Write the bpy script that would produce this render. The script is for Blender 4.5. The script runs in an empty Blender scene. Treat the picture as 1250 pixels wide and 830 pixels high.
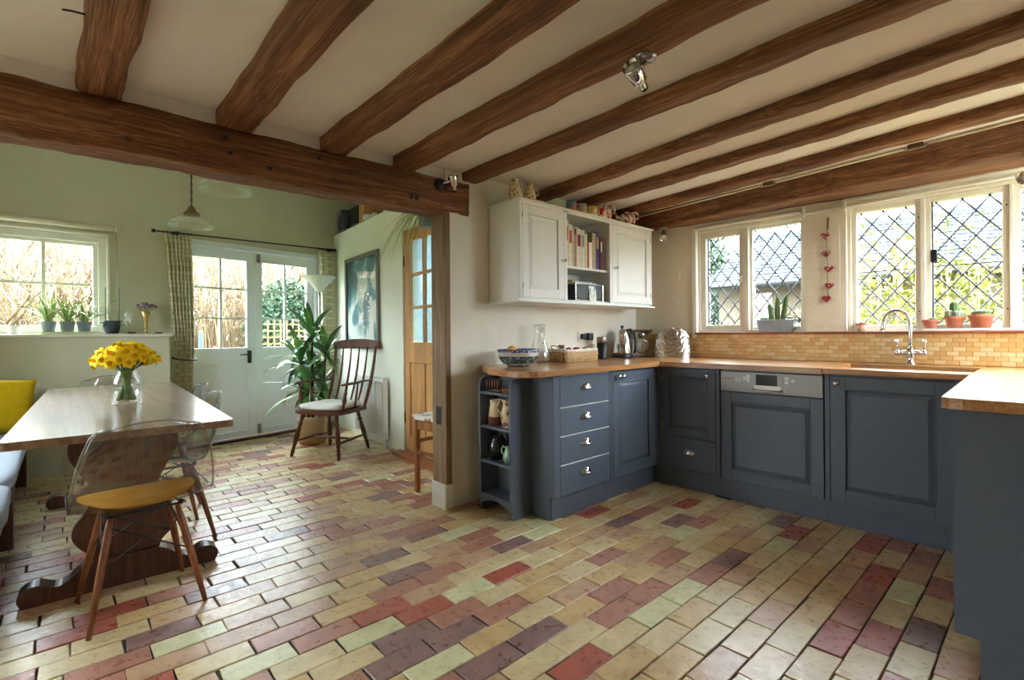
import bpy, math, random
from mathutils import Matrix, Vector, noise

random.seed(11)
PI = math.pi
scene = bpy.context.scene
COL = scene.collection

# ------------------------------------------------------------------ camera
TH = math.radians(42.44)
cam_data = bpy.data.cameras.new('camera')
cam_data.sensor_width = 36.0
cam_data.lens = 607.0 / 1250.0 * 36.0
cam_data.shift_y = -8.0 / 1250.0
cam_data.clip_start = 0.02
cam = bpy.data.objects.new('camera', cam_data)
COL.objects.link(cam)
cam.matrix_world = (Matrix.Translation((0, 0, 1.15)) @ Matrix.Rotation(-TH, 4, 'Z')
                    @ Matrix.Rotation(PI / 2, 4, 'X') @ Matrix.Rotation(-0.0089, 4, 'Z'))
scene.camera = cam

# ------------------------------------------------------------------ world: bright overcast sky
world = bpy.data.worlds.new('overcast_sky')
scene.world = world
world.use_nodes = True
wt_ = world.node_tree
wn = wt_.nodes
bg = wn['Background']
bg.inputs['Color'].default_value = (0.80, 0.905, 1.0, 1)
# standard overcast luminance: three times brighter at the zenith than at the horizon
tc_ = wn.new('ShaderNodeTexCoord')
sx_ = wn.new('ShaderNodeSeparateXYZ')
wt_.links.new(tc_.outputs['Generated'], sx_.inputs[0])
mr_ = wn.new('ShaderNodeMapRange')
mr_.inputs['From Min'].default_value = 0.0
mr_.inputs['From Max'].default_value = 1.0
mr_.inputs['To Min'].default_value = 10.5
mr_.inputs['To Max'].default_value = 31.5
wt_.links.new(sx_.outputs['Z'], mr_.inputs['Value'])
wt_.links.new(mr_.outputs['Result'], bg.inputs['Strength'])

# ------------------------------------------------------------------ exposure
vs = scene.view_settings
vs.view_transform = 'Standard'
vs.look = 'None'
vs.gamma = 1.0
vs.use_curve_mapping = False
vs.exposure = 1.1
scene.cycles.use_denoising = True
scene.cycles.max_bounces = 12
scene.cycles.diffuse_bounces = 6
scene.cycles.glossy_bounces = 4
scene.cycles.transparent_max_bounces = 24
scene.cycles.transmission_bounces = 8
scene.cycles.sample_clamp_indirect = 8.0
scene.cycles.caustics_reflective = False
scene.cycles.caustics_refractive = False


def portal(name, loc, size, normal):
    """sky portal in a window opening (guides sampling, gives off nothing)"""
    l = bpy.data.lights.new(name, 'AREA')
    l.shape = 'RECTANGLE'
    l.size, l.size_y = size
    l.cycles.is_portal = True
    o = bpy.data.objects.new(name, l)
    COL.objects.link(o)
    o.location = loc
    o.rotation_euler = Vector(normal).to_track_quat('-Z', 'Z').to_euler()
    return o


portal('portal_leaded', (4.3, 1.15, 1.58), (2.4, 0.95), (-1, 0, 0))
portal('portal_doors', (1.6, 6.32, 1.5), (1.7, 1.3), (0, -1, 0))
portal('portal_dining', (-0.4, 6.12, 1.6), (1.6, 1.0), (0, -1, 0))
portal('portal_near', (3.55, -.60, 1.58), (.9, .9), (0, 1, 0))  # sits in the unseen added window

# ------------------------------------------------------------------ helpers
XF = {}          # world matrices of the empties


class MB:
    """collects shapes and links them as ONE mesh object"""

    def __init__(s, xf=None):
        s.v, s.f, s.sm, s.mi, s.m = [], [], [], [], 0
        s.xf = xf or Matrix()

    def add(s, vs, fs, smooth=False, xf=None):
        n = len(s.v)
        X = s.xf @ xf if xf is not None else s.xf
        s.v += [X @ Vector(v) for v in vs]
        s.f += [[i + n for i in f] for f in fs]
        s.sm += [smooth] * len(fs)
        s.mi += [s.m] * len(fs)
        return s

    def box(s, x0, x1, y0, y1, z0, z1, xf=None):
        vs = [(x, y, z) for z in (z0, z1) for y in (y0, y1) for x in (x0, x1)]
        return s.add(vs, [(0, 2, 3, 1), (4, 5, 7, 6), (0, 1, 5, 4), (2, 6, 7, 3), (0, 4, 6, 2), (1, 3, 7, 5)], False, xf)

    def prism(s, poly, z0, z1, xf=None, smooth=False):
        n = len(poly)
        vs = [(x, y, z0) for x, y in poly] + [(x, y, z1) for x, y in poly]
        s.add(vs, [tuple(range(n - 1, -1, -1)), tuple(range(n, 2 * n))], False, xf)
        s.add(vs, [(i, (i + 1) % n, n + (i + 1) % n, n + i) for i in range(n)], smooth, xf)
        return s

    def lathe(s, prof, seg=24, xf=None, smooth=True, sx=1.0, sy=1.0):
        vs, fs = [], []
        for r, z in prof:
            for k in range(seg):
                a = 2 * PI * k / seg
                vs.append((r * math.cos(a) * sx, r * math.sin(a) * sy, z))
        for i in range(len(prof) - 1):
            for k in range(seg):
                a, b = i * seg + k, i * seg + (k + 1) % seg
                fs.append((a, b, b + seg, a + seg))
        if prof[0][0] > 1e-5:
            fs.append(tuple(range(seg - 1, -1, -1)))
        if prof[-1][0] > 1e-5:
            o = (len(prof) - 1) * seg
            fs.append(tuple(range(o, o + seg)))
        return s.add(vs, fs, smooth, xf)

    def tube(s, path, r, seg=8, cap=True, closed=False, xf=None, flat=1.0):
        P = [Vector(p) for p in path]
        n = len(P)
        R = r if isinstance(r, (list, tuple)) else [r] * n
        tang = []
        for i in range(n):
            a = P[(i - 1) % n] if (i or closed) else P[0]
            b = P[(i + 1) % n] if (i < n - 1 or closed) else P[-1]
            t = (b - a)
            tang.append(t.normalized() if t.length > 1e-9 else Vector((0, 0, 1)))
        up = Vector((0, 0, 1)) if abs(tang[0].z) < .9 else Vector((1, 0, 0))
        N = (up - tang[0] * up.dot(tang[0])).normalized()
        vs, fs = [], []
        for i in range(n):
            N = (N - tang[i] * N.dot(tang[i]))
            N = N.normalized() if N.length > 1e-6 else tang[i].orthogonal().normalized()
            B = tang[i].cross(N)
            for k in range(seg):
                a = 2 * PI * k / seg
                vs.append(P[i] + (N * math.cos(a) * flat + B * math.sin(a)) * R[i])
        m = n if closed else n - 1
        for i in range(m):
            for k in range(seg):
                a, b = i * seg + k, i * seg + (k + 1) % seg
                c, d = ((i + 1) % n) * seg + (k + 1) % seg, ((i + 1) % n) * seg + k
                fs.append((a, b, c, d))
        if cap and not closed:
            fs.append(tuple(range(seg - 1, -1, -1)))
            fs.append(tuple(range((n - 1) * seg, n * seg)))
        return s.add(vs, fs, True, xf)

    def ball(s, c, r, seg=12, rings=8, xf=None):
        r = r if isinstance(r, (list, tuple)) else (r, r, r)
        prof = [(math.sin(PI * i / rings), -math.cos(PI * i / rings)) for i in range(rings + 1)]
        m = Matrix.Translation(c) @ Matrix.Diagonal((r[0], r[1], r[2], 1))
        prof[0] = (0.0, -1.0)
        prof[-1] = (0.0, 1.0)
        return s.lathe([(max(a, 1e-6), b) for a, b in prof], seg, (xf @ m) if xf is not None else m)

    def grid(s, fn, nu, nv, smooth=True, wrap=False, xf=None):
        vs = [fn(i / nu, j / nv) for j in range(nv + 1) for i in range(nu + 1)]
        fs = [(j * (nu + 1) + i, j * (nu + 1) + i + 1, (j + 1) * (nu + 1) + i + 1, (j + 1) * (nu + 1) + i)
              for j in range(nv) for i in range(nu)]
        return s.add(vs, fs, smooth, xf)

    def mesh(s, name, mats):
        me = bpy.data.meshes.new(name)
        me.from_pydata([tuple(v) for v in s.v], [], s.f)
        me.polygons.foreach_set('use_smooth', s.sm)
        for m in (mats if isinstance(mats, (list, tuple)) else [mats]):
            me.materials.append(MAT[m] if isinstance(m, str) else m)
        if any(s.mi):
            me.polygons.foreach_set('material_index', s.mi)
        me.update()
        return me

    def build(s, name, mats, parent=None, local=False, bevel=0, bseg=2, solid=0, sub=0, keep=False):
        """world coordinates unless local; a top-level mesh gets its origin at its base"""
        if parent is not None and not local:
            inv = XF.get(parent.name, Matrix()).inverted()
            s.v = [inv @ v for v in s.v]
        o = bpy.data.objects.new(name, None)
        loc = None
        if parent is None and not local and s.v and not keep:
            xs = [v.x for v in s.v]; ys = [v.y for v in s.v]; zs = [v.z for v in s.v]
            loc = Vector(((min(xs) + max(xs)) / 2, (min(ys) + max(ys)) / 2, min(zs)))
            s.v = [v - loc for v in s.v]
        bpy.data.objects.remove(o)
        o = bpy.data.objects.new(name, s.mesh(name, mats))
        COL.objects.link(o)
        if loc is not None:
            o.location = loc
            XF[o.name] = Matrix.Translation(loc)
        elif parent is not None:
            XF[o.name] = XF.get(parent.name, Matrix())
        if parent is not None:
            o.parent = parent
        if solid:
            m = o.modifiers.new('solid', 'SOLIDIFY'); m.thickness = solid; m.offset = 0
        if bevel:
            m = o.modifiers.new('bevel', 'BEVEL'); m.width = bevel; m.segments = bseg
            m.limit_method = 'ANGLE'; m.angle_limit = math.radians(40)
        if sub:
            m = o.modifiers.new('sub', 'SUBSURF'); m.levels = sub; m.render_levels = sub
        return o


def tag(o, label=None, cat=None, group=None, kind=None):
    if label: o['label'] = label
    if cat: o['category'] = cat
    if group: o['group'] = group
    if kind: o['kind'] = kind
    return o


def thing(name, label, cat, loc=(0, 0, 0), rz=0.0, group=None, kind=None, tilt=None):
    o = bpy.data.objects.new(name, None)
    o.empty_display_size = 0.05
    COL.objects.link(o)
    o.location = loc
    rx, ry = tilt or (0, 0)
    o.rotation_euler = (rx, ry, rz)
    XF[o.name] = Matrix.LocRotScale(Vector(loc), o.rotation_euler.to_quaternion(), None)
    return tag(o, label, cat, group, kind)


def copy_tree(o, parent=None):
    c = o.copy()
    COL.objects.link(c)
    c.parent = parent
    for ch in list(o.children):
        copy_tree(ch, c)
    return c


def put(o, loc, rz=0.0):
    o.location = loc
    o.rotation_euler = (0, 0, rz)
    XF[o.name] = Matrix.LocRotScale(Vector(loc), o.rotation_euler.to_quaternion(), None)
    return o


def T(x=0, y=0, z=0):
    return Matrix.Translation((x, y, z))


def RX(a): return Matrix.Rotation(a, 4, 'X')
def RY(a): return Matrix.Rotation(a, 4, 'Y')
def RZ(a): return Matrix.Rotation(a, 4, 'Z')


def clip_poly(poly, x0, x1, y0, y1):
    def cl(p, f, g):
        out = []
        for i in range(len(p)):
            a, b = p[i], p[(i + 1) % len(p)]
            fa, fb = f(a), f(b)
            if fa >= 0: out.append(a)
            if (fa >= 0) != (fb >= 0):
                t = fa / (fa - fb)
                out.append((a[0] + (b[0] - a[0]) * t, a[1] + (b[1] - a[1]) * t))
        return out
    for f in (lambda p: p[0] - x0, lambda p: x1 - p[0], lambda p: p[1] - y0, lambda p: y1 - p[1]):
        if len(poly) < 3: return []
        poly = cl(poly, f, None)
    return poly

# ------------------------------------------------------------------ materials
MAT = {}


def S(r, g, b):
    """sRGB 0-255 to linear"""
    f = lambda u: (u / 255 / 12.92) if u / 255 <= .04045 else ((u / 255 + .055) / 1.055) ** 2.4
    return (f(r), f(g), f(b), 1)


class NT:
    def __init__(s, name):
        m = bpy.data.materials.new(name)
        m.use_nodes = True
        s.m, s.t = m, m.node_tree
        s.n = s.t.nodes
        s.b = s.n['Principled BSDF']
        s.out = s.n['Material Output']
        MAT[name] = m

    def node(s, typ, **kw):
        n = s.n.new(typ)
        for k, v in kw.items():
            if k in n.inputs.keys():
                n.inputs[k].default_value = v
            else:
                setattr(n, k, v)
        return n

    def link(s, a, b): s.t.links.new(a, b)

    def coord(s, kind='Object', scale=(1, 1, 1), rot=(0, 0, 0)):
        mp = s.node('ShaderNodeMapping')
        mp.inputs['Scale'].default_value = scale
        mp.inputs['Rotation'].default_value = rot
        if kind == 'World':
            g = s.node('ShaderNodeNewGeometry')
            s.link(g.outputs['Position'], mp.inputs['Vector'])
        else:
            g = s.node('ShaderNodeTexCoord')
            s.link(g.outputs[kind], mp.inputs['Vector'])
        return mp.outputs['Vector']

    def noise(s, vec, scale, detail=4, rough=.55, dist=0.0):
        n = s.node('ShaderNodeTexNoise')
        n.inputs['Scale'].default_value = scale
        n.inputs['Detail'].default_value = detail
        n.inputs['Roughness'].default_value = rough
        n.inputs['Distortion'].default_value = dist
        s.link(vec, n.inputs['Vector'])
        return n.outputs['Fac']

    def ramp(s, fac, stops):
        r = s.node('ShaderNodeValToRGB')
        e = r.color_ramp.elements
        while len(e) < len(stops): e.new(.5)
        for el, (p, c) in zip(e, stops):
            el.position = p
            el.color = c if len(c) == 4 else (*c, 1)
        s.link(fac, r.inputs['Fac'])
        return r.outputs['Color']

    def mix(s, fac, a, b, mode='MIX'):
        n = s.node('ShaderNodeMix', data_type='RGBA', blend_type=mode)
        for k, v in (('Factor', fac), ('A', a), ('B', b)):
            i = [x for x in n.inputs if x.name == k and x.enabled and (k == 'Factor' and x.type == 'VALUE' or k != 'Factor' and x.type == 'RGBA')][0]
            if hasattr(v, 'is_linked'): s.link(v, i)
            else: i.default_value = v
        return [x for x in n.outputs if x.type == 'RGBA'][0]

    def bump(s, h, strength=.3, dist=.01):
        b = s.node('ShaderNodeBump')
        b.inputs['Strength'].default_value = strength
        b.inputs['Distance'].default_value = dist
        s.link(h, b.inputs['Height'])
        s.link(b.outputs['Normal'], s.b.inputs['Normal'])

    def color(s, c):
        if hasattr(c, 'is_linked'): s.link(c, s.b.inputs['Base Color'])
        else: s.b.inputs['Base Color'].default_value = c

    def set(s, rough=.5, metal=0.0, spec=.5, coat=0.0):
        s.b.inputs['Roughness'].default_value = rough
        s.b.inputs['Metallic'].default_value = metal
        s.b.inputs['Specular IOR Level'].default_value = spec
        s.b.inputs['Coat Weight'].default_value = coat
        s.b.inputs['Coat Roughness'].default_value = .15
        return s


def plain(name, c, rough=.5, metal=0.0, spec=.5, coat=0.0, vary=.06, scale=18, bump=0.0):
    n = NT(name).set(rough, metal, spec, coat)
    v = n.coord('Object')
    f = n.noise(v, scale, 3)
    a = tuple(min(1, x * (1 - vary)) for x in c[:3]) + (1,)
    b = tuple(min(1, x * (1 + vary)) for x in c[:3]) + (1,)
    n.color(n.ramp(f, [(.3, a), (.7, b)]))
    if bump: n.bump(f, bump, .004)
    return n


def plaster(name, c, c2, bump=.35):
    n = NT(name).set(.9, 0, .2)
    v = n.coord('World')
    f = n.noise(v, 1.6, 5, .6)
    col = n.ramp(f, [(.3, c2), (.65, c)])
    g = n.noise(v, 7.0, 6, .6)
    n.color(col)
    n.bump(g, bump, .03)


plaster('plaster_cream', S(235, 231, 219), S(226, 219, 203))
plaster('plaster_window', S(230, 222, 203), S(220, 210, 188))
plaster('plaster_dining', S(204, 203, 178), S(193, 191, 165), .15)
plaster('plaster_green', S(226, 229, 212), S(218, 222, 204), .15)
plaster('plaster_ceiling', S(240, 237, 235), S(231, 226, 222), .25)


def wood(name, axis, dark, mid, light, rough=.6, spec=.35, grain=26, bump=.5, coat=0.0, space='Object', fine=4.5, blotch=.75):
    n = NT(name).set(rough, 0, spec, coat)
    sc = [grain, grain, grain]
    sc[axis] = grain * .04
    v = n.coord(space, tuple(sc))
    f = n.noise(v, 1.0, 6, .62, .25)
    sc2 = [grain * fine, grain * fine, grain * fine]
    sc2[axis] = grain * .07
    v3 = n.coord(space, tuple(sc2))
    h = n.noise(v3, 1.0, 4, .6, .1)
    mixv = n.node('ShaderNodeMix', data_type='FLOAT')
    mixv.inputs['Factor'].default_value = .5
    n.link(f, mixv.inputs['A']); n.link(h, mixv.inputs['B'])
    g0 = mixv.outputs['Result']
    col = n.ramp(g0, [(.34, dark), (.5, mid), (.66, light)])
    v2 = n.coord(space, tuple([3.2 if i != axis else .9 for i in range(3)]))
    g = n.noise(v2, 1.3, 4, .6)
    sh = n.ramp(g, [(.32, (.48, .45, .42, 1)), (.62, (1.12, 1.10, 1.06, 1))])
    col = n.mix(blotch, col, sh, 'MULTIPLY')
    n.color(col)
    n.bump(g0, bump, .012)
    return n


BD, BM, BL = S(66, 37, 22), S(126, 80, 51), S(177, 132, 94)
wood('beam_x', 0, BD, BM, BL, grain=30, bump=.9, space='World', fine=5, blotch=.6)
wood('beam_y', 1, BD, BM, BL, grain=30, bump=.9, space='World', fine=5, blotch=.6)
wood('beam_z', 2, S(98, 78, 58), S(138, 114, 88), S(174, 152, 122), grain=22, bump=.6, space='World')
wood('oak_top_x', 0, S(140, 92, 50), S(182, 128, 76), S(206, 156, 100), .28, .5, 30, .06, .6, 'World')
wood('oak_top_y', 1, S(140, 92, 50), S(182, 128, 76), S(206, 156, 100), .28, .5, 30, .06, .6, 'World')
wood('table_top', 1, S(104, 70, 50), S(140, 104, 80), S(170, 136, 110), .3, .6, 24, .10, 1.0, 'World')  # base colour paled to stand in for window glare
wood('dark_wood', 2, S(44, 24, 16), S(74, 42, 28), S(104, 63, 42), .38, .5, 30, .1)
wood('walnut', 2, S(98, 52, 28), S(134, 78, 44), S(160, 99, 60), .4, .5, 30, .08)
wood('chair_wood', 2, S(64, 34, 22), S(98, 56, 36), S(128, 80, 54), .38, .5, 30, .08)
wood('pine', 2, S(168, 116, 66), S(200, 150, 94), S(222, 178, 122), .45, .4, 20, .06)
wood('stool_wood', 2, S(140, 84, 46), S(172, 108, 62), S(194, 132, 82), .45, .4, 20, .06)
wood('sill_wood', 1, S(120, 66, 42), S(152, 88, 60), S(174, 108, 76), .5, .3, 20, .1, 0, 'World')

plain('cab_blue', S(86, 94, 106), .42, 0, .45, vary=.05, scale=30)
plain('cab_white', S(236, 237, 234), .5, vary=.02)
plain('trim_white', S(232, 231, 222), .5, vary=.02)
plain('trim_cream', S(226, 221, 205), .5, vary=.03)
plain('door_white', S(226, 233, 234), .45, vary=.02)
plain('radiator_white', S(228, 228, 220), .4, vary=.02)
plain('chrome', (.75, .76, .78, 1), .12, 1, vary=.02)
plain('steel', (.34, .32, .29, 1), .36, 1, vary=.05, scale=60)
plain('pewter', (.32, .31, .29, 1), .3, 1, vary=.1)
plain('brass', (.5, .36, .14, 1), .35, 1, vary=.1)
plain('black_iron', S(38, 38, 42), .5, .3, vary=.1)
plain('black', S(26, 26, 28), .45)
plain('black_gloss', S(18, 18, 20), .15)
plain('lead', S(96, 98, 106), .6, .2, .3)
plain('mortar', S(74, 68, 60), .95, 0, .1, vary=.2, scale=9)
plain('grout', S(156, 118, 70), .9, 0, .2)
plain('white_paint', S(236, 235, 230), .7)
plain('white_ceramic', S(236, 234, 226), .15, 0, .5)
plain('terracotta', S(190, 120, 96), .8, 0, .2, vary=.1, scale=30)
plain('soil', S(84, 68, 54), .95, 0, .1, vary=.3, scale=80, bump=.5)
plain('leaf_green', S(108, 156, 74), .4, vary=.25, scale=9)
plain('leaf_dark', S(66, 112, 62), .35, vary=.2, scale=9)
plain('leaf_pale', S(172, 188, 108), .5, vary=.15, scale=9)
plain('cactus', S(92, 116, 68), .7, vary=.25, scale=30, bump=.3)
plain('cactus_grey', S(138, 154, 126), .75, vary=.2, scale=40, bump=.3)
plain('pebble_white', S(224, 220, 208), .8, vary=.1)
plain('dark_pot', S(54, 62, 72), .5)
plain('grey_pot', S(128, 142, 148), .5)
plain('fabric_yellow', S(198, 164, 22), .9, 0, .15, vary=.08, scale=30, bump=.1)
plain('fabric_mustard', S(206, 148, 32), .85, 0, .2, vary=.05, scale=30)
plain('fabric_grey', S(196, 200, 204), .95, 0, .1, vary=.06, scale=20, bump=.1)
plain('fabric_white', S(226, 222, 214), .95, 0, .1, vary=.05, scale=30, bump=.1)
plain('petal', S(255, 220, 40), .6, 0, .2, vary=.08, scale=60)
plain('trumpet', S(255, 208, 26), .6, 0, .2, vary=.08, scale=60)
plain('stem', S(96, 132, 66), .5, vary=.15)
plain('purple', S(124, 100, 148), .8, vary=.2, scale=60)
plain('straw', S(186, 160, 108), .8, vary=.1)
plain('feather', S(238, 238, 234), .9, vary=.03)
plain('galvanised', (.24, .25, .26, 1), .45, 1, vary=.15, scale=12)
plain('wicker', S(206, 168, 120), .7, vary=.15, scale=40)
plain('cloth_white', S(230, 228, 220), .9)
plain('plastic_white', S(232, 230, 222), .35)
plain('cream_plate', S(226, 218, 196), .4)
plain('burgundy', S(134, 42, 48), .8, vary=.15, scale=60)
plain('red', S(190, 44, 44), .5)
plain('slate', S(68, 76, 86), .8, 0, .2, vary=.14, scale=1.3)
plain('bark', S(84, 68, 52), .95, 0, .1, vary=.25, scale=6)
plain('twig', S(108, 92, 72), .95, 0, .1, vary=.25, scale=3)
plain('grass', S(74, 76, 44), .95, 0, .1, vary=.3, scale=3)
plain('brush', S(112, 95, 71), .95, 0, .1, vary=.3, scale=2)
plain('bamboo_leaf', S(98, 104, 38), .6, 0, .2, vary=.25, scale=2)
plain('bamboo_cane', S(130, 100, 44), .6, vary=.15)
plain('evergreen', S(48, 66, 48), .8, 0, .2, vary=.3, scale=2)
plain('fence_wood', S(110, 92, 60), .9, 0, .2, vary=.15, scale=6)
plain('shed_wood', S(92, 82, 70), .9, 0, .2, vary=.2, scale=4)
plain('teal_post', S(52, 116, 124), .6)
plain('book_page', S(226, 218, 200), .9)
plain('glass_dial', S(224, 222, 212), .3)
plain('rope', S(120, 92, 60), .9)


def schlick(n, f0, boost=0.0):
    """reflectance of a thin sheet, the same from both sides"""
    lw = n.node('ShaderNodeLayerWeight'); lw.inputs['Blend'].default_value = .5
    pw = n.node('ShaderNodeMath', operation='POWER'); pw.inputs[1].default_value = 5.0
    n.link(lw.outputs['Facing'], pw.inputs[0])
    ma = n.node('ShaderNodeMath', operation='MULTIPLY_ADD')
    ma.inputs[1].default_value = .85; ma.inputs[2].default_value = f0 + boost
    ma.use_clamp = True
    n.link(pw.outputs[0], ma.inputs[0])
    return ma.outputs[0]


def glass(name, tint=(1, 1, 1, 1), ior=1.45, rough=.0, boost=0.0):
    n = NT(name)
    n.n.remove(n.b)
    tr = n.node('ShaderNodeBsdfTransparent'); tr.inputs['Color'].default_value = tint
    gl = n.node('ShaderNodeBsdfGlossy'); gl.inputs['Roughness'].default_value = rough
    mx = n.node('ShaderNodeMixShader')
    n.link(schlick(n, ((ior - 1) / (ior + 1)) ** 2, boost), mx.inputs[0])
    n.link(tr.outputs[0], mx.inputs[1]); n.link(gl.outputs[0], mx.inputs[2])
    n.link(mx.outputs[0], n.out.inputs['Surface'])


glass('window_glass', (.97, .985, .98, 1))
glass('clear_glass', (.975, .985, .98, 1), 1.45, .02, .03)
glass('acrylic', (.925, .922, .915, 1), 1.5, .03, .03)
glass('acrylic_edge', (.78, .79, .80, 1), 1.45, .06, .12)
glass('water', (.95, .97, .96, 1), 1.33, .0)
def milky(name, tint, body, fac):
    n = NT(name)
    n.n.remove(n.b)
    tr = n.node('ShaderNodeBsdfTransparent'); tr.inputs['Color'].default_value = tint
    tl = n.node('ShaderNodeBsdfTranslucent'); tl.inputs['Color'].default_value = body
    df = n.node('ShaderNodeBsdfDiffuse'); df.inputs['Color'].default_value = body
    gl = n.node('ShaderNodeBsdfGlossy'); gl.inputs['Roughness'].default_value = .05
    a = n.node('ShaderNodeMixShader'); a.inputs[0].default_value = .5
    n.link(tl.outputs[0], a.inputs[1]); n.link(df.outputs[0], a.inputs[2])
    b = n.node('ShaderNodeMixShader'); b.inputs[0].default_value = fac
    n.link(tr.outputs[0], b.inputs[1]); n.link(a.outputs[0], b.inputs[2])
    c = n.node('ShaderNodeMixShader')
    n.link(schlick(n, .09), c.inputs[0]); n.link(b.outputs[0], c.inputs[1]); n.link(gl.outputs[0], c.inputs[2])
    n.link(c.outputs[0], n.out.inputs['Surface'])


milky('shade_glass', (.94, .97, .92, 1), (.86, .92, .83, 1), .13)


def bricks_mat(name, base, alt):
    n = NT(name).set(.5, 0, .6)
    v = n.coord('World')
    f = n.noise(v, 9, 6, .65)
    col = n.ramp(f, [(.28, alt), (.6, base)])
    g = n.noise(v, 75, 2, .5)
    pit = n.ramp(g, [(.27, (.40, .36, .32, 1)), (.34, (1, 1, 1, 1))])
    col = n.mix(.5, col, pit, 'MULTIPLY')
    n.color(col)
    h = n.noise(v, 28, 5, .6)
    r = n.ramp(h, [(.3, (.22, .22, .22, 1)), (.7, (.42, .42, .42, 1))])
    n.link(r, n.b.inputs['Roughness'])
    n.bump(h, .28, .006)


BRICKS = {
    'brick_buff': (S(209, 190, 146), S(184, 160, 116)),
    'brick_ochre': (S(202, 172, 120), S(174, 142, 96)),
    'brick_pale': (S(208, 204, 160), S(186, 178, 134)),
    'brick_tan': (S(192, 156, 122), S(162, 128, 100)),
    'brick_red': (S(168, 90, 70), S(140, 74, 60)),
    'brick_pink': (S(174, 122, 102), S(146, 100, 86)),
    'brick_plum': (S(140, 108, 100), S(114, 88, 84)),
}
for k, (a, b) in BRICKS.items():
    bricks_mat(k, a, b)
TILES = ['tile_a', 'tile_b', 'tile_c', 'tile_d']
for nm, c in zip(TILES, (S(212, 174, 116), S(200, 158, 100), S(220, 190, 140), S(208, 164, 102))):
    plain(nm, c, .45, 0, .4, vary=.06, scale=20)
plain('brass_dark', (.22, .15, .07, 1), .4, 1, vary=.1)
plain('rope_dark', S(70, 54, 40), .9)
plain('churn_dark', S(58, 66, 80), .5, .2)
plain('frame_grey', S(112, 112, 98), .6)


def patterned(name, kind, c1, c2, scale, rough=.9, space='Object', c3=None, rot=(0, 0, 0)):
    n = NT(name).set(rough, 0, .2)
    v = n.coord(space, scale, rot)
    if kind == 'stripe':
        w = n.node('ShaderNodeTexWave', wave_type='BANDS', bands_direction='X')
        w.inputs['Scale'].default_value = 1.0
        w.inputs['Distortion'].default_value = .6
        n.link(v, w.inputs['Vector'])
        col = n.ramp(w.outputs['Fac'], [(.30, c2), (.42, c1)])
    elif kind == 'brick':
        w = n.node('ShaderNodeTexBrick')
        w.inputs['Scale'].default_value = 1.0
        w.inputs['Color1'].default_value = c1
        w.inputs['Color2'].default_value = c1
        w.inputs['Mortar'].default_value = c2
        w.inputs['Mortar Size'].default_value = .07
        w.inputs['Brick Width'].default_value = .55
        w.inputs['Row Height'].default_value = .75 if name == 'fabric_trellis' else .3
        w.inputs['Mortar Smooth'].default_value = .3
        n.link(v, w.inputs['Vector'])
        col = w.outputs['Color']
    elif kind == 'cells':
        w = n.node('ShaderNodeTexVoronoi')
        w.inputs['Scale'].default_value = 1.0
        n.link(v, w.inputs['Vector'])
        col = n.ramp(w.outputs['Distance'], [(.30, c2), (.42, c1)] if c3 is None else [(.16, c3), (.32, c2), (.46, c1)])
    elif kind == 'blots':
        f = n.noise(v, 1.0, 3, .5, .3)
        col = n.ramp(f, [(.42, c1), (.50, c2)] if c3 is None else [(.47, c1), (.52, c2), (.64, c3)])
    n.color(col)
    return n


patterned('fabric_stripe', 'stripe', S(170, 178, 186), S(120, 130, 142), (1, 26, 1), rot=(0, 0, PI / 2))
patterned('fabric_trellis', 'brick', S(228, 226, 206), S(196, 193, 150), (17, 17, 17), rot=(-PI / 2, 0, 0))
patterned('fabric_floral', 'cells', S(232, 230, 222), S(190, 120, 120), (16, 16, 16), c3=S(120, 140, 110))
patterned('basket_weave', 'brick', S(214, 190, 150), S(160, 130, 92), (30, 30, 30), rot=(-PI / 2, 0, 0))
patterned('art_print', 'blots', S(238, 240, 236), S(90, 148, 160), (2.2, 3.0, 2.2), .5, c3=S(40, 84, 104))
patterned('pottery_speck', 'cells', S(222, 206, 168), S(202, 170, 132), (46, 46, 46), .35, c3=S(96, 78, 62))
patterned('pottery_red', 'blots', S(230, 220, 206), S(196, 112, 112), (40, 40, 40), .25, c3=S(150, 40, 56))
patterned('mug_blue', 'blots', S(90, 150, 190), S(214, 150, 110), (18, 18, 18), .3)
patterned('mug_green', 'blots', S(170, 186, 152), S(206, 168, 150), (18, 18, 18), .3)
patterned('mug_yellow', 'blots', S(220, 190, 60), S(232, 222, 190), (18, 18, 18), .3)
patterned('mug_red', 'blots', S(206, 40, 56), S(236, 220, 196), (18, 18, 18), .3)
patterned('pottery_fruit', 'blots', S(224, 210, 170), S(214, 190, 150), (22, 22, 22), .35, c3=S(120, 60, 70))
patterned('fabric_heart', 'cells', S(146, 44, 56), S(226, 212, 202), (70, 70, 70))
patterned('art_card', 'blots', S(238, 238, 230), S(220, 226, 200), (24, 24, 24), .6, c3=S(50, 80, 170))
patterned('pot_painted', 'cells', S(232, 226, 210), S(206, 190, 170), (36, 36, 36), .6)
plain('celadon', S(150, 190, 164), .2)
plain('copper', (.72, .42, .26, 1), .3, 1)
plain('bread', S(206, 150, 62), .8, vary=.2, scale=30)
plain('wicker_pale', S(226, 198, 156), .7)
plain('tray_green', S(196, 204, 160), .5)
plain('foil', (.62, .58, .54, 1), .25, 1, vary=.05)
glass('clear_glass_dense', (.86, .89, .88, 1), 1.5, .02, .08)


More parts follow.
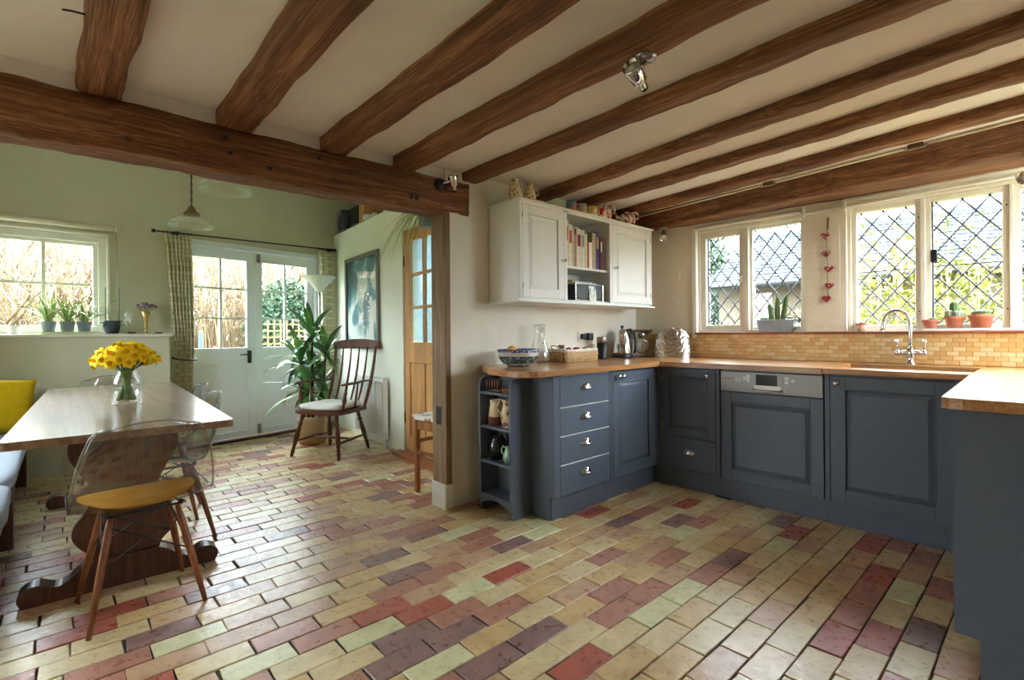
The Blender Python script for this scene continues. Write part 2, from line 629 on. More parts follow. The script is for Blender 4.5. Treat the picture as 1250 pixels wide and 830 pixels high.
def banded(name, stops, rough=.2, extra=None):
    """glaze bands by height on a lathe-turned pot"""
    n = NT(name).set(rough, 0, .5)
    tc = n.node('ShaderNodeTexCoord')
    sp = n.node('ShaderNodeSeparateXYZ')
    n.link(tc.outputs['Generated'], sp.inputs[0])
    col = n.ramp(sp.outputs['Z'], stops)
    n.t.nodes[-1].color_ramp.interpolation = 'CONSTANT'
    if extra:
        v = n.coord('Object', extra[0])
        w = n.node('ShaderNodeTexVoronoi'); w.inputs['Scale'].default_value = 1
        n.link(v, w.inputs['Vector'])
        msk = n.ramp(w.outputs['Distance'], [(.30, (1, 1, 1, 1)), (.38, (0, 0, 0, 1))])
        col = n.mix(msk, col, extra[1])
    n.color(col)


banded('pottery_blue', [(0, S(40, 52, 80)), (.10, S(206, 206, 186)), (.16, S(52, 84, 84)), (.42, S(62, 90, 92)), (.55, S(40, 56, 92)), (.60, S(198, 200, 186)), (.82, S(48, 52, 116)), (.96, S(74, 78, 140))], .2,
       ((70, 70, 70), S(186, 192, 176)))
banded('pottery_brown', [(0, S(96, 50, 36)), (.30, S(104, 56, 40)), (.34, S(206, 182, 142)), (.6, S(214, 192, 152))], .35)
plain('paint_paleblue', S(196, 214, 220), .7)
plain('steel_panel', (.20, .185, .165, 1), .45, 1, vary=.05, scale=60)
glass('door_glass', (.86, .94, .98, 1), 1.45, .02, .02)
plain('enamel_beige', S(188, 182, 168), .3, 0, .5)

# ------------------------------------------------------------------ the setting
ZC = 2.235       # ceiling between the joists


def wall(name, xf, s0, s1, z0, z1, th, holes, mat, label, cat='wall'):
    """a wall in a local frame: x along, y outward, z up, with rectangular openings"""
    ss = sorted({s0, s1, *[h[0] for h in holes], *[h[1] for h in holes]})
    zs = sorted({z0, z1, *[h[2] for h in holes], *[h[3] for h in holes]})
    m = MB(xf)
    for a, b in zip(ss, ss[1:]):
        for c, d in zip(zs, zs[1:]):
            mx, mz = (a + b) / 2, (c + d) / 2
            if any(h[0] < mx < h[1] and h[2] < mz < h[3] for h in holes):
                continue
            m.box(a, b, 0, th, c, d)
    return tag(m.build(name, mat, keep=True), label, cat, kind='structure')


# floor slab and brick paving
floor = MB().box(-1.8, 4.32, -1.8, 6.6, -.12, -.006).build('floor', 'mortar', keep=True)
tag(floor, 'old brick floor of buff red and plum bricks in running bond', 'floor', kind='structure')

# wall A (kitchen back wall), wall B (leaded windows)
wall('wall_back', T(0, 2.70, 0), 1.885, 4.07, 0, 2.30, .15, [], 'plaster_cream',
     'uneven cream plaster wall behind the white wall cabinet')
wallB = wall('wall_window', T(4.07, 0, 0) @ RZ(-PI / 2), -2.85, .42, -.1, 2.30, .24,
             [(-2.10, -1.245, 1.13, 2.02), (-.985, .30, 1.13, 2.02)], 'plaster_window',
             'cream plaster wall with leaded casement windows above the sink')
tag(MB().box(-1.8, 2.06, 2.715, 2.85, 2.10, 2.95).build('wall_over_beam', 'plaster_ceiling', keep=True),
    'plaster strip between joist ends above the great beam', 'wall', kind='structure')
tag(MB().box(2.06, 4.4, 2.70, 2.85, 2.30, 2.95).build('wall_back_upper', 'plaster_ceiling', keep=True),
    'plaster upper wall above the white wall cabinet', 'wall', kind='structure')

# kitchen ceiling: plaster sheet, a little lower over the window side
m = MB()
prof = [(-1.8, ZC), (4.31, ZC), (4.31, 2.32), (-1.8, 2.32)]
m.prism(prof, 0, 3.30, xf=T(0, 2.74, 0) @ RX(PI / 2))
m.box(-1.8, 2.75, -1.82, -.56, ZC, 2.32)
tag(m.build('ceiling', 'plaster_ceiling', keep=True), 'off-white plaster ceiling between dark oak joists', 'ceiling', kind='structure')

# dining room walls
angL, angR, angD = math.atan(.05), math.atan(.177), -math.atan(.085)
XL = T(1.0, 5.966, 0) @ RZ(angL)
XR = T(1.7, 6.09, 0) @ RZ(angR)
XD = Matrix()
XD = T(2.46, 4.25, 0) @ RZ(-PI / 2 + angD)         # x runs towards the kitchen, y outward (+X)
wall('wall_dining_window', XL, -2.6, -.075, 0, 2.95, .26, [(-1.83, -.65, 1.185, 2.085)], 'plaster_dining',
     'pale sage plaster wall around the four-light dining window')
wall('wall_dining_doors', XR, -.80, 2.2, 0, 2.95, .26, [(-.775, .70, 0, 2.125)], 'plaster_dining',
     'pale sage plaster wall around the glazed garden doors')
wall('wall_dining_side', XD, -2.05, 1.40, 0, 2.42, .16, [(0.0, .80, 0, 2.15)], 'plaster_green',
     'pale plaster side wall with framed picture and radiator')
m = MB(XD)
m.box(-2.3, 1.6, .75, .85, 2.42, 2.95)
tag(m.build('wall_loft_recess', 'plaster_dining', keep=True), 'recess above the side wall holding dark storage jars', 'wall', kind='structure')
tag(MB(XD).box(-2.3, 1.6, .16, .85, 2.34, 2.42).build('floor_loft_recess', 'plaster_dining', keep=True), 'ledge floor of the recess above the side wall', 'ledge', kind='structure')
tag(MB().box(-1.8, 3.6, 2.72, 6.75, 2.95, 3.05).build('ceiling_dining', 'plaster_ceiling', keep=True),
    'dining room ceiling above the pendant lamps', 'ceiling', kind='structure')
wall('wall_dining_left', T(-1.05, 2.7, 0) @ RZ(PI / 2), 0, 3.5, 0, 2.95, .2, [(.7, 1.6, 1.05, 1.85)], 'plaster_dining',
     'dining room wall behind the upholstered bench')  # the hole is an unseen window added to light the dining area
# passage behind the pine door
m = MB()
m.box(2.66, 4.07, 2.85, 2.95, 0, 2.34).box(2.66, 3.5, 4.6, 4.7, 0, 2.34)
m.box(3.4, 3.5, 2.95, 4.6, 0, 1.2).box(3.4, 3.5, 2.95, 3.4, 1.2, 2.34).box(3.4, 3.5, 4.1, 4.6, 1.2, 2.34).box(3.4, 3.5, 3.4, 4.1, 1.75, 2.34)  # gap left as an unseen opening, added to light the passage
tag(m.build('wall_passage', 'paint_paleblue', keep=True), 'pale blue passage walls behind the glazed pine door', 'wall', kind='structure')

# walls of the kitchen behind the camera
wall('wall_left', T(-1.8, -1.8, 0) @ RZ(PI / 2), 0, 4.5, 0, 2.4, .2, [], 'plaster_cream',
     'cream plaster kitchen wall opposite the leaded windows')
wall('wall_rear', T(2.75, -1.8, 0) @ RZ(PI), 0, 4.55, 0, 2.4, .2, [], 'plaster_cream',
     'cream plaster kitchen wall opposite the white wall cabinet')
tag(MB().box(2.60, 2.75, -1.8, -.58, 0, 2.4).build('wall_rear_return', 'plaster_cream', keep=True),
    'short cream return wall beside the right-hand worktop', 'wall', kind='structure')
wall('wall_near', T(4.31, -.42, 0) @ RZ(PI), 0, 1.71, 0, 2.4, .16, [(.31, 1.21, 1.13, 2.03)], 'plaster_cream',
     'cream plaster wall with an added window behind the right-hand worktop')

# ------------------------------------------------------------------ oak beams


def hewn(name, p0, p1, w, h, mat, seed, amp=.006, n=46, cham=.02, label=None, group=None, parent=None):
    p0, p1 = Vector(p0), Vector(p1)
    t = (p1 - p0).normalized()
    side = t.cross(Vector((0, 0, 1))).normalized()
    up = Vector((0, 0, 1))
    sec = []
    for sx, sz in ((-1, -1), (1, -1), (1, 1), (-1, 1)):
        sec.append((sx, sz))
    ring = []
    def edge(a, b, k):
        return [(a[0] + (b[0] - a[0]) * i / k, a[1] + (b[1] - a[1]) * i / k) for i in range(k)]
    c = [(-w / 2 + cham, -h / 2), (w / 2 - cham, -h / 2), (w / 2, -h / 2 + cham), (w / 2, h / 2), (-w / 2, h / 2), (-w / 2, -h / 2 + cham)]
    for i, k in enumerate((4, 1, 4, 3, 4, 1)):
        ring += edge(c[i], c[(i + 1) % 6], k)
    vs, fs, R = [], [], len(ring)
    for i in range(n + 1):
        p = p0.lerp(p1, i / n)
        bow = noise.noise(Vector((i * .11, seed * 3.1, 0))) * amp * 1.6
        for x, z in ring:
            q = p + side * (x + bow) + up * z
            d = noise.noise(Vector((q.x * 5 + seed, q.y * 5, q.z * 9))) * amp + noise.noise(q * 19 + Vector((seed, 0, 0))) * amp * .5
            dirv = (side * x / (w / 2) + up * z / (h / 2))
            vs.append(q + dirv.normalized() * d)
    for i in range(n):
        for k in range(R):
            a, b = i * R + k, i * R + (k + 1) % R
            fs.append((a, a + R, b + R, b))
    fs.append(tuple(range(R)))
    fs.append(tuple(range((n + 1) * R - 1, n * R - 1, -1)))
    o = MB().add(vs, fs, True).build(name, mat, parent=parent)
    for poly in o.data.polygons[-2:]:
        poly.use_smooth = False
    if label: tag(o, label, 'beam', group, 'structure')
    return o


beam = hewn('ceiling_beam', (-1.8, 2.785, 2.045), (2.07, 2.785, 2.05), .20, .215, 'beam_x', 2, .013, 90, .022,
            'massive dark oak beam spanning the opening to the dining area')
for k, (x, z) in enumerate(((.22, 2.115), (.23, 2.0), (.60, 2.10), (.80, 1.995), (1.05, 2.105), (.62, 2.03))):
    MB().lathe([(.0001, -.004), (.010, -.004), (.012, .003), (.0001, .004)], 10, T(x, 2.683, z) @ RX(PI / 2)).build('peg', 'black', beam)
MB().tube([(.10, 2.1, 2.19), (.04, 2.1, 2.185), (.018, 2.1, 2.18)], .0035, 6).build('nail', 'black_iron', beam)
# small square iron holes cut in the face
for x in (1.62, 1.66):
    MB().box(x - .012, x + .012, 2.679, 2.69, 1.985, 2.02).build('mortise', 'black', beam, bevel=.003)

JO = [  # x of the right edge at the beam, x of the right edge at y = 0, width, bottom z
    (.215, .220, .145, 2.156, 'oak joist above the table end, first from the dining corner'),
    (.728, .713, .154, 2.156, 'oak joist, second from the dining corner'),
    (1.216, 1.186, .145, 2.156, 'oak joist, third from the dining corner'),
    (1.650, 1.617, .140, 2.156, 'oak joist carrying a chrome spotlight on its underside'),
    (2.160, 2.086, .132, 2.180, 'oak joist ending at the beam beside the jug cabinet'),
    (2.840, 2.543, .124, 2.180, 'oak joist above the pair of jugs'),
    (3.280, 2.985, .121, 2.180, 'oak joist above the row of mugs'),
    (3.800, 3.416, .126, 2.180, 'oak joist with a cable run beside the window wall'),
]
for i, (xa, xb, w, zb, lab) in enumerate(JO):
    ya, yb = (2.715 if i < 5 else 2.70), (-1.8 if i < 5 else -.42)
    f = lambda y: xb + (xa - xb) * y / 2.65
    zt = ZC + .02
    hewn('ceiling_joist', (f(ya) - w / 2, ya, (zb + zt) / 2), (f(yb) - w / 2, yb, (zb + zt) / 2), w, zt - zb, 'beam_y', 5 + i * 1.7,
           .009, 70, .016, lab, 'oak ceiling joists')
hewn('wall_plate_beam', (4.165, 2.70, 2.165), (3.845, -.42, 2.148), .38, .17, 'beam_y', 31, .008, 70, .018,
     'dark oak wall plate running above the leaded windows')

# timber post and its whitened foot at the end of wall A
tag(MB().box(1.868, 1.915, 2.688, 2.85, .16, 1.95).build('trim_1', 'beam_z', bevel=.008), 'weathered oak post at the end of the plaster wall', 'post', kind='structure')
tag(MB().prism([(1.858, 2.682), (1.925, 2.680), (1.93, 2.85), (1.862, 2.86)], 0, .165).build('trim_2', 'white_paint', bevel=.012, bseg=3),
    'whitewashed foot under the weathered oak post', 'plinth', kind='structure')
o = MB().box(1.8655, 1.868, 2.74, 2.80, .55, .67).build('mortise', 'black', bevel=.002)
o.parent = bpy.data.objects['trim_1']; o.matrix_parent_inverse = Matrix.Translation(-bpy.data.objects['trim_1'].location)

# ------------------------------------------------------------------ floor bricks
PITCH, BLEN = .1115, .2375
BW = ['brick_buff'] * 9 + ['brick_ochre'] * 5 + ['brick_pale'] * 3 + ['brick_tan'] * 4 + ['brick_red'] * 2 + ['brick_pink'] * 3 + ['brick_plum'] * 2
rb = random.Random(5)


def brick_shape(seed, L=BLEN - .005, W=PITCH - .0046, H=.03):
    r = random.Random(seed)
    j = lambda a: r.uniform(-a, a)
    c = .0028
    base = [(-L / 2, -W / 2), (L / 2, -W / 2), (L / 2, W / 2), (-L / 2, W / 2)]
    base = [(x + j(.003), y + j(.002)) for x, y in base]
    vs = [(x, y, -H) for x, y in base] + [(x, y, -c) for x, y in base]
    vs += [(x - math.copysign(c, x) + j(.001), y - math.copysign(c, y) + j(.001), 0) for x, y in base]
    fs = [(i, (i + 1) % 4, 4 + (i + 1) % 4, 4 + i) for i in range(4)] + [(4 + i, 4 + (i + 1) % 4, 8 + (i + 1) % 4, 8 + i) for i in range(4)] + [(8, 9, 10, 11)]
    return vs, fs


shapes = [brick_shape(s) for s in range(5)]
meshes = {}
for si, (v, f) in enumerate(shapes):
    for k in BRICKS:
        meshes[si, k] = MB().add(v, f).mesh('brick', k)
spots = []
row = 0
y = -1.72
LX = Vector((math.sin(TH), math.cos(TH)))
RXv = Vector((math.cos(TH), -math.sin(TH)))
while y < 6.45:
    x = -1.75 + (BLEN / 2 if row % 2 else 0) + rb.uniform(-.03, .03)
    while x < 3.6:
        cx, cy = x + BLEN / 2, y + PITCH / 2
        ok = not (cx > 3.50 or (cx > 2.3 and cy > 2.18 and cy < 2.7) or (cx > 2.30 and cy < .16)
                  or cy > 6.15 + .177 * (cx - 1.7) or (cx < .6 and cy > 5.75) or cx > 2.56 + .085 * (cy - 4.25) and cy > 2.8 or cx < -1.1 and cy > 2.75)
        if ok:
            p = Vector((cx, cy))
            d = p.dot(LX)
            vis = d > 1.4 and abs(p.dot(RXv) / d) < 1.06
            if cx > 2.2 and cy > 2.3 and cy < 2.9: vis = False
            key = d if vis else 50 + d
            spots.append((key, cx, cy))
        x += BLEN + rb.uniform(-.004, .004)
    y += PITCH
    row += 1
spots.sort()
rest = MB()
matlist = list(BRICKS)
for i, (key, cx, cy) in enumerate(spots):
    k = rb.choice(BW)
    si = rb.randrange(5)
    far = noise.noise(Vector((cx * .9, cy * .9, 3)))
    if far > .35 and k in ('brick_buff', 'brick_pale'): k = rb.choice(('brick_tan', 'brick_pink', 'brick_ochre'))
    M4 = T(cx, cy, rb.uniform(-.002, .001)) @ Matrix.Rotation(rb.uniform(-.009, .009), 4, 'Z') @ RX(rb.uniform(-.008, .008)) @ RY(rb.uniform(-.004, .004))
    if i < 300:
        o = bpy.data.objects.new('brick', meshes[si, k])
        COL.objects.link(o)
        o.matrix_world = M4
        o.parent = floor
    else:
        rest.m = matlist.index(k)
        rest.add(*shapes[si], xf=M4)
o = rest.build('brick_paving', matlist, floor)
o['kind'] = 'stuff'

# ------------------------------------------------------------------ mosaic splashback tiles on the window wall
rt = random.Random(3)
tm = {}
TL, THt = .0605, .0280
for k in TILES:
    for q, L in enumerate((TL - .0025, TL * .72)):
        m = MB().box(-.003, .0045, -L / 2, L / 2, -THt / 2 + .0011, THt / 2 - .0011)
        tm[k, q] = m.mesh('tile', k)
gb = MB().box(4.066, 4.0695, -.42, 2.70, .93, 1.13).build('grout_bed', 'grout', wallB)
for r_ in range(7):
    z = .932 + (r_ + .5) * THt
    y = 2.695 - (TL / 2 if r_ % 2 else 0)
    while y > .08:
        o = bpy.data.objects.new('tile', tm[rt.choice(TILES), 0])
        COL.objects.link(o)
        o.location = (4.0645, y - TL / 2 + .001, z)
        o.parent = wallB
        y -= TL
m = MB()
for r_ in range(7):
    y = .055 - (TL / 2 if r_ % 2 else 0)
    while y > -.40:
        m.box(4.060, 4.069, y - TL + .0025, y, .932 + r_ * THt + .001, .932 + (r_ + 1) * THt - .001)
        y -= TL
o = m.build('tile_field', 'tile_a', wallB)
o['kind'] = 'stuff'

# ------------------------------------------------------------------ windows and doors


def bars_box(m, s0, s1, z0, z1, y0, y1, w):
    """rectangular frame ring in local x-z, made of four boxes"""
    m.box(s0, s0 + w, y0, y1, z0, z1).box(s1 - w, s1, y0, y1, z0, z1)
    m.box(s0 + w, s1 - w, y0, y1, z1 - w, z1).box(s0 + w, s1 - w, y0, y1, z0, z0 + w)
    return m


def part(m, name, mat, parent, bevel=0, **kw):
    return m.build(name, mat, parent, bevel=bevel, **kw)


# dining window (window_1): four columns by two rows of panes
w1 = thing('window_1', 'white painted dining window of large square panes', 'window', XL @ Vector((-1.24, .1, 1.185)), angL, kind='structure')
m = MB(XL); bars_box(m, -1.845, -.635, 1.165, 2.105, -.012, .09, .022); part(m, 'window_architrave', 'trim_cream', w1, .004)
m = MB(XL); bars_box(m, -1.825, -.655, 1.19, 2.08, .03, .15, .062); part(m, 'window_frame', 'trim_white', w1, .004)
m = MB(XL); bars_box(m, -1.77, -.71, 1.215, 2.03, .055, .105, .042); part(m, 'sash', 'trim_white', w1, .004)
cols = [-1.728, -1.415, -1.085, -.752]
for a in cols[1:3]:
    part(MB(XL).box(a - .012, a + .012, .062, .10, 1.257, 1.99), 'glazing_bar', 'trim_white', w1)
for a, b in zip(cols, cols[1:]):
    part(MB(XL).box(a + .012, b - .012, .064, .098, 1.617, 1.639), 'glazing_bar', 'trim_white', w1)
    for c, d in ((1.255, 1.618), (1.638, 1.99)):
        part(MB(XL).box(a + .008, b - .008, .078, .082, c, d), 'pane', 'window_glass', w1)
part(MB(XL).box(-1.86, -.60, .03, .26, 1.165, 1.19), 'sill_board', 'trim_white', w1)
bl = thing('roller_blind', 'cream roller blind rolled up above the dining window', 'blind', XL @ Vector((-1.2, -.03, 2.14)), angL)
MB(XL).tube([(-1.95, -.035, 2.150), (-.60, -.035, 2.150)], .024, 14).build('roller', 'cream_plate', bl)
MB(XL).box(-.602, -.586, -.062, 0, 2.118, 2.182).build('bracket', 'plastic_white', bl, bevel=.003)
MB(XL).tube([(-.592, -.058, 2.14), (-.592, -.058, 1.22)], .0025, 6).build('pull_chain', 'steel', bl)

# boxed-in ledge below it
m = MB().box(-1.05, .79, 5.68, 5.97, 0, 1.15)
led = tag(m.build('trim_3', 'plaster_dining', bevel=.004), 'boxed-in plaster ledge below the dining window', 'ledge', kind='structure')
MB().box(-1.05, .812, 5.655, 5.99, 1.15, 1.178).build('ledge_board', 'trim_cream', led, bevel=.006)

# garden doors (door_1): two half-glazed leaves
d1 = thing('door_1', 'white half-glazed double garden doors with six panes each', 'door', XR @ Vector((-.04, .08, 0)), angR, kind='structure')
m = MB(XR)
m.box(-.80, -.755, -.012, .16, 0, 2.15).box(.675, .72, -.012, .16, 0, 2.15).box(-.755, .675, -.012, .16, 2.09, 2.15)
part(m, 'door_frame', 'door_white', d1, .004)
part(MB(XR).box(-.775, .70, -.04, .2, -.005, .022), 'threshold', 'dark_wood', d1, .004)


def glazed_leaf(s0, s1, hinge):
    st, y0, y1 = .085, .035, .08
    g0, g1 = s0 + st, s1 - st
    lf = MB(XR)
    lf.box(s0, g0, y0, y1, .03, 2.085).box(g1, s1, y0, y1, .03, 2.085)
    lf.box(g0, g1, y0, y1, 1.985, 2.085).box(g0, g1, y0, y1, .86, 1.02).box(g0, g1, y0, y1, .03, .10)
    leaf = part(lf, 'door_leaf', 'door_white', d1, .003)
    pn = MB(XR).box(g0, g1, y0 + .014, y1 - .01, .10, .86)
    part(pn, 'panel', 'door_white', leaf)
    mid = (g0 + g1) / 2
    part(MB(XR).box(mid - .011, mid + .011, y0 + .006, y1 - .006, 1.02, 1.985), 'glazing_bar', 'door_white', leaf)
    zs = [1.02, 1.342, 1.664, 1.985]
    for z in zs[1:3]:
        for a, b in ((g0, mid - .011), (mid + .011, g1)):
            part(MB(XR).box(a, b, y0 + .007, y1 - .007, z - .010, z + .010), 'glazing_bar', 'door_white', leaf)
    for a, b in ((g0, mid), (mid, g1)):
        for c, d in zip(zs, zs[1:]):
            part(MB(XR).box(a + .004, b - .004, .055, .059, c + .004, d - .004), 'pane', 'window_glass', leaf)
    return leaf


lf1 = glazed_leaf(-.752, -.045, 0)
lf2 = glazed_leaf(-.041, .672, 1)
h = MB(XR).box(-.128, -.088, .020, .036, .845, .985)
h.tube([(-.108, .03, .945), (-.108, -.012, .945), (-.13, -.02, .945), (-.235, -.02, .943)], .009, 8)
h.lathe([(.001, 0), (.008, 0), (.008, .004), (.001, .004)], 10, T(-.108, .020, .885) @ RX(PI / 2))
part(h, 'handle', 'black_iron', lf1, .002)
part(MB(XR).box(-.02, .02, .022, .036, 1.985, 2.075).box(-.007, .007, .014, .022, 1.97, 2.06), 'bolt', 'steel', lf2, .002)
part(MB(XR).box(-.025, .015, .022, .036, .05, .15).box(-.012, .002, .014, .022, .03, .13), 'bolt', 'steel', lf2, .002)
cf = MB(XR); bars_box(cf, .30, .50, .30, .50, .02, .052, .022)
part(cf, 'cat_flap', 'plastic_white', lf2, .004)
part(MB(XR).box(.32, .48, .036, .05, .32, .48), 'cat_flap_door', 'glass_dial', lf2)

# pine door (door_2) in the side wall
d2 = thing('door_2', 'stripped pine door with six blue-lit glass panes', 'door', XD @ Vector((.4, .05, 0)), -PI / 2 + angD, kind='structure')
m = MB(XD)
m.box(-.012, .022, -.008, .14, 0, 2.17).box(.778, .81, -.008, .14, 0, 2.17).box(.022, .778, -.008, .14, 2.145, 2.17)
part(m, 'door_frame', 'plaster_green', d2, .003)
m = MB(XD); y0, y1 = .008, .050
m.box(.024, .125, y0, y1, .05, 2.142).box(.675, .776, y0, y1, .05, 2.142)
m.box(.125, .675, y0, y1, 2.03, 2.142).box(.125, .675, y0, y1, .885, 1.075).box(.125, .675, y0, y1, .05, .20)
m.box(.39, .42, y0, y1, .20, .885)
lf = part(m, 'door_leaf', 'pine', d2, .004)
for a, b in ((.125, .39), (.42, .675)):
    part(MB(XD).box(a, b, y0 + .012, y1 - .012, .20, .885), 'panel', 'pine', lf)
part(MB(XD).box(.388, .412, y0 + .004, y1 - .004, 1.075, 2.03), 'glazing_bar', 'pine', lf)
zs = [1.075, 1.40, 1.71, 2.03]
for z in zs[1:3]:
    for a, b in ((.125, .388), (.412, .675)):
        part(MB(XD).box(a, b, y0 + .005, y1 - .005, z - .013, z + .013), 'glazing_bar', 'pine', lf)
for a, b in ((.125, .39), (.41, .675)):
    for c, d in zip(zs, zs[1:]):
        part(MB(XD).box(a + .003, b - .003, .027, .031, c + .012, d - .012), 'pane', 'door_glass', lf)
for z in (.35, 1.85):
    part(MB(XD).box(.008, .03, 0, .010, z - .05, z + .05), 'hinge', 'black_iron', lf)
hk = MB(XD).lathe([(.001, 0), (.022, 0), (.022, .008), (.009, .014), (.009, .035), (.026, .045), (.028, .06), (.018, .075), (.001, .078)], 14, T(.735, .008, .98) @ RX(PI / 2))
part(hk, 'knob', 'pewter', lf)
part(MB(XD).box(.66, .72, -.002, .009, .93, 1.02).tube([(.69, 0, .98), (.69, -.035, .98), (.62, -.035, .98)], .007, 8), 'latch', 'pewter', lf)
part(MB(XD).box(-.06, .86, -.10, .10, -.02, .035), 'step', 'stool_wood', d2, .006)

# leaded windows in the kitchen -------------------------------------------------
XB4 = T(4.07, 0, 0) @ RZ(-PI / 2)          # local x = -Y, local y = +X (outward), z up


def leaded(parent, s0, s1, z0, z1, phase=(0, 0), dw=.119, dh=.152):
    """diamond quarries in lead cames between s0..s1, z0..z1"""
    yy = .095
    i0 = int((s0) / dw) - 2
    for i in range(i0, int(s1 / dw) + 3):
        for j in range(int(z0 / dh) - 2, int(z1 / dh) + 3):
            for o_ in (0, .5):
                cx, cz = (i + o_) * dw + phase[0], (j + o_) * dh + phase[1]
                poly = clip_poly([(cx - dw / 2, cz), (cx, cz - dh / 2), (cx + dw / 2, cz), (cx, cz + dh / 2)], s0, s1, z0, z1)
                if len(poly) < 3: continue
                a = 0
                for k in range(len(poly)):
                    p, q = poly[k], poly[(k + 1) % len(poly)]
                    a += p[0] * q[1] - q[0] * p[1]
                if abs(a) < 2e-4: continue
                m = MB(XB4)
                m.prism(poly, -.0015, .0015, xf=T(0, yy, 0) @ RX(PI / 2))
                part(m, 'quarry_pane', 'window_glass', parent)
    # cames: straight diagonals clipped to the light
    for sgn in (1, -1):
        n0 = -60
        for n in range(n0, 61):
            # line z = sgn*(dh/dw)*(s - phase0) + phase1 + (n+.5)*dh
            k = sgn * dh / dw
            b = phase[1] + (n + .5) * dh - k * phase[0]
            pts = []
            for s_ in (s0, s1):
                z = k * s_ + b
                if z0 <= z <= z1: pts.append((s_, z))
            for z in (z0, z1):
                s_ = (z - b) / k
                if s0 < s_ < s1: pts.append((s_, z))
            if len(pts) < 2: continue
            pts.sort()
            (a0, c0), (a1, c1) = pts[0], pts[-1]
            if math.hypot(a1 - a0, c1 - c0) < .02: continue
            m = MB(XB4).tube([(a0, yy, c0), (a1, yy, c1)], .0052, 6)
            part(m, 'lead_came', 'lead', parent)


w2 = thing('window_2', 'small cream leaded casement window beside the corner', 'window', (4.16, 1.675, 1.13), 0, kind='structure')
m = MB(XB4); bars_box(m, -2.10, -1.245, 1.135, 2.018, .03, .16, .028)
m.box(-1.705, -1.665, .03, .16, 1.16, 1.99)
part(m, 'window_frame', 'trim_cream', w2, .004)
m = MB(XB4); bars_box(m, -2.072, -1.70, 1.160, 1.992, .05, .13, .045); part(m, 'casement', 'trim_cream', w2, .005)
m = MB(XB4); bars_box(m, -1.67, -1.272, 1.16, 1.992, .07, .13, .024); part(m, 'casement', 'trim_white', w2, .004)
leaded(w2, -2.027, -1.745, 1.205, 1.947, (-.05, .02), .113, .150)
leaded(w2, -1.646, -1.296, 1.184, 1.968, (.035, .02), .117, .152)
part(MB(XB4).box(-2.03, -2.02, .085, .105, 1.205, 1.947), 'lead_border', 'lead', w2)
part(MB(XB4).tube([(-1.72, .05, 1.60), (-1.72, .03, 1.60), (-1.72, .03, 1.55)], .006, 8), 'casement_catch', 'trim_cream', w2)
for z in (1.26, 1.88):
    part(MB(XB4).box(-2.075, -2.062, .04, .055, z - .035, z + .035), 'hinge', 'trim_cream', w2)
part(MB(XB4).box(-2.125, -2.085, -.012, .03, 1.10, 2.04), 'window_trim', 'trim_white', w2, .005)

w3 = thing('window_3', 'wide cream leaded window above the sink with three lights', 'window', (4.16, .34, 1.13), 0, kind='structure')
m = MB(XB4); bars_box(m, -.985, .30, 1.135, 2.018, .03, .16, .022)
m.box(-.585, -.560, .03, .16, 1.155, 1.997).box(-.180, -.160, .03, .16, 1.155, 1.997)
part(m, 'window_frame', 'trim_cream', w3, .004)
for k, (a, b) in enumerate(((-.965, -.585), (-.562, -.18), (-.162, .28))):
    m = MB(XB4); bars_box(m, a, b, 1.155, 1.997, .05, .13, .030); part(m, 'casement', 'trim_cream', w3, .005)
    leaded(w3, a + .030, b - .030, 1.185, 1.966, (a + .03 + .02, .01), .124, .156)
    for z in (1.27, 1.88):
        part(MB(XB4).lathe([(.001, 0), (.006, 0), (.004, .004), (.001, .005)], 8, T(b - .01, .052, z) @ RX(PI / 2)), 'screw', 'lead', w3)
part(MB(XB4).box(-.538, -.524, .06, .085, 1.185, 1.966), 'iron_casement_bar', 'lead', w3)
part(MB(XB4).box(-.535, -.505, .045, .075, 1.58, 1.66).tube([(-.52, .05, 1.59), (-.515, .03, 1.575), (-.50, .025, 1.57), (-.485, .025, 1.58), (-.485, .025, 1.60), (-.50, .025, 1.60)], .004, 7),
     'iron_catch', 'black_iron', w3, .002)
part(MB(XB4).box(-.935, -.615, .083, .090, 1.55, 1.557), 'saddle_bar', 'lead', w3)
part(MB(XB4).box(-.532, -.21, .083, .090, 1.55, 1.557), 'saddle_bar', 'lead', w3)
part(MB(XB4).box(-1.646, -1.296, .083, .090, 1.555, 1.562), 'saddle_bar', 'lead', w2)
part(MB(XB4).box(-2.02, -1.75, .083, .090, 1.52, 1.527), 'saddle_bar', 'lead', w2)

# tile-red sill along both windows
tag(MB().box(4.045, 4.21, -.40, 2.10, 1.128, 1.143).build('trim_4', 'sill_wood', bevel=.004), 'reddish wooden window sill above the mosaic tiles', 'window sill', kind='structure')
# white blind rail along the tops
rl = thing('blind_rail', 'slim white rail running across the tops of the leaded windows', 'rail', (4.05, .6, 2.0))
MB().tube([(4.045, 1.26, 2.006), (4.045, -.40, 2.03)], .010, 10).build('rail', 'trim_white', rl)
MB().tube([(4.05, .985, 2.055), (4.05, -.40, 2.065)], .014, 10).build('roller', 'trim_white', rl)
for y in (1.245, .985):
    MB().box(4.03, 4.07, y - .008, y + .008, 1.985, 2.06).build('bracket', 'trim_white', rl, bevel=.003)
r2 = thing('roller_blind', 'thin white blind roller tight above the small leaded window', 'blind', (4.06, 1.67, 2.03))
MB().tube([(4.055, 2.09, 2.035), (4.055, 1.26, 2.025)], .012, 10).build('roller', 'trim_cream', r2)
MB().tube([(4.052, 1.02, 2.03), (4.052, 1.02, 1.20)], .002, 5).build('pull_cord', 'trim_white', rl)

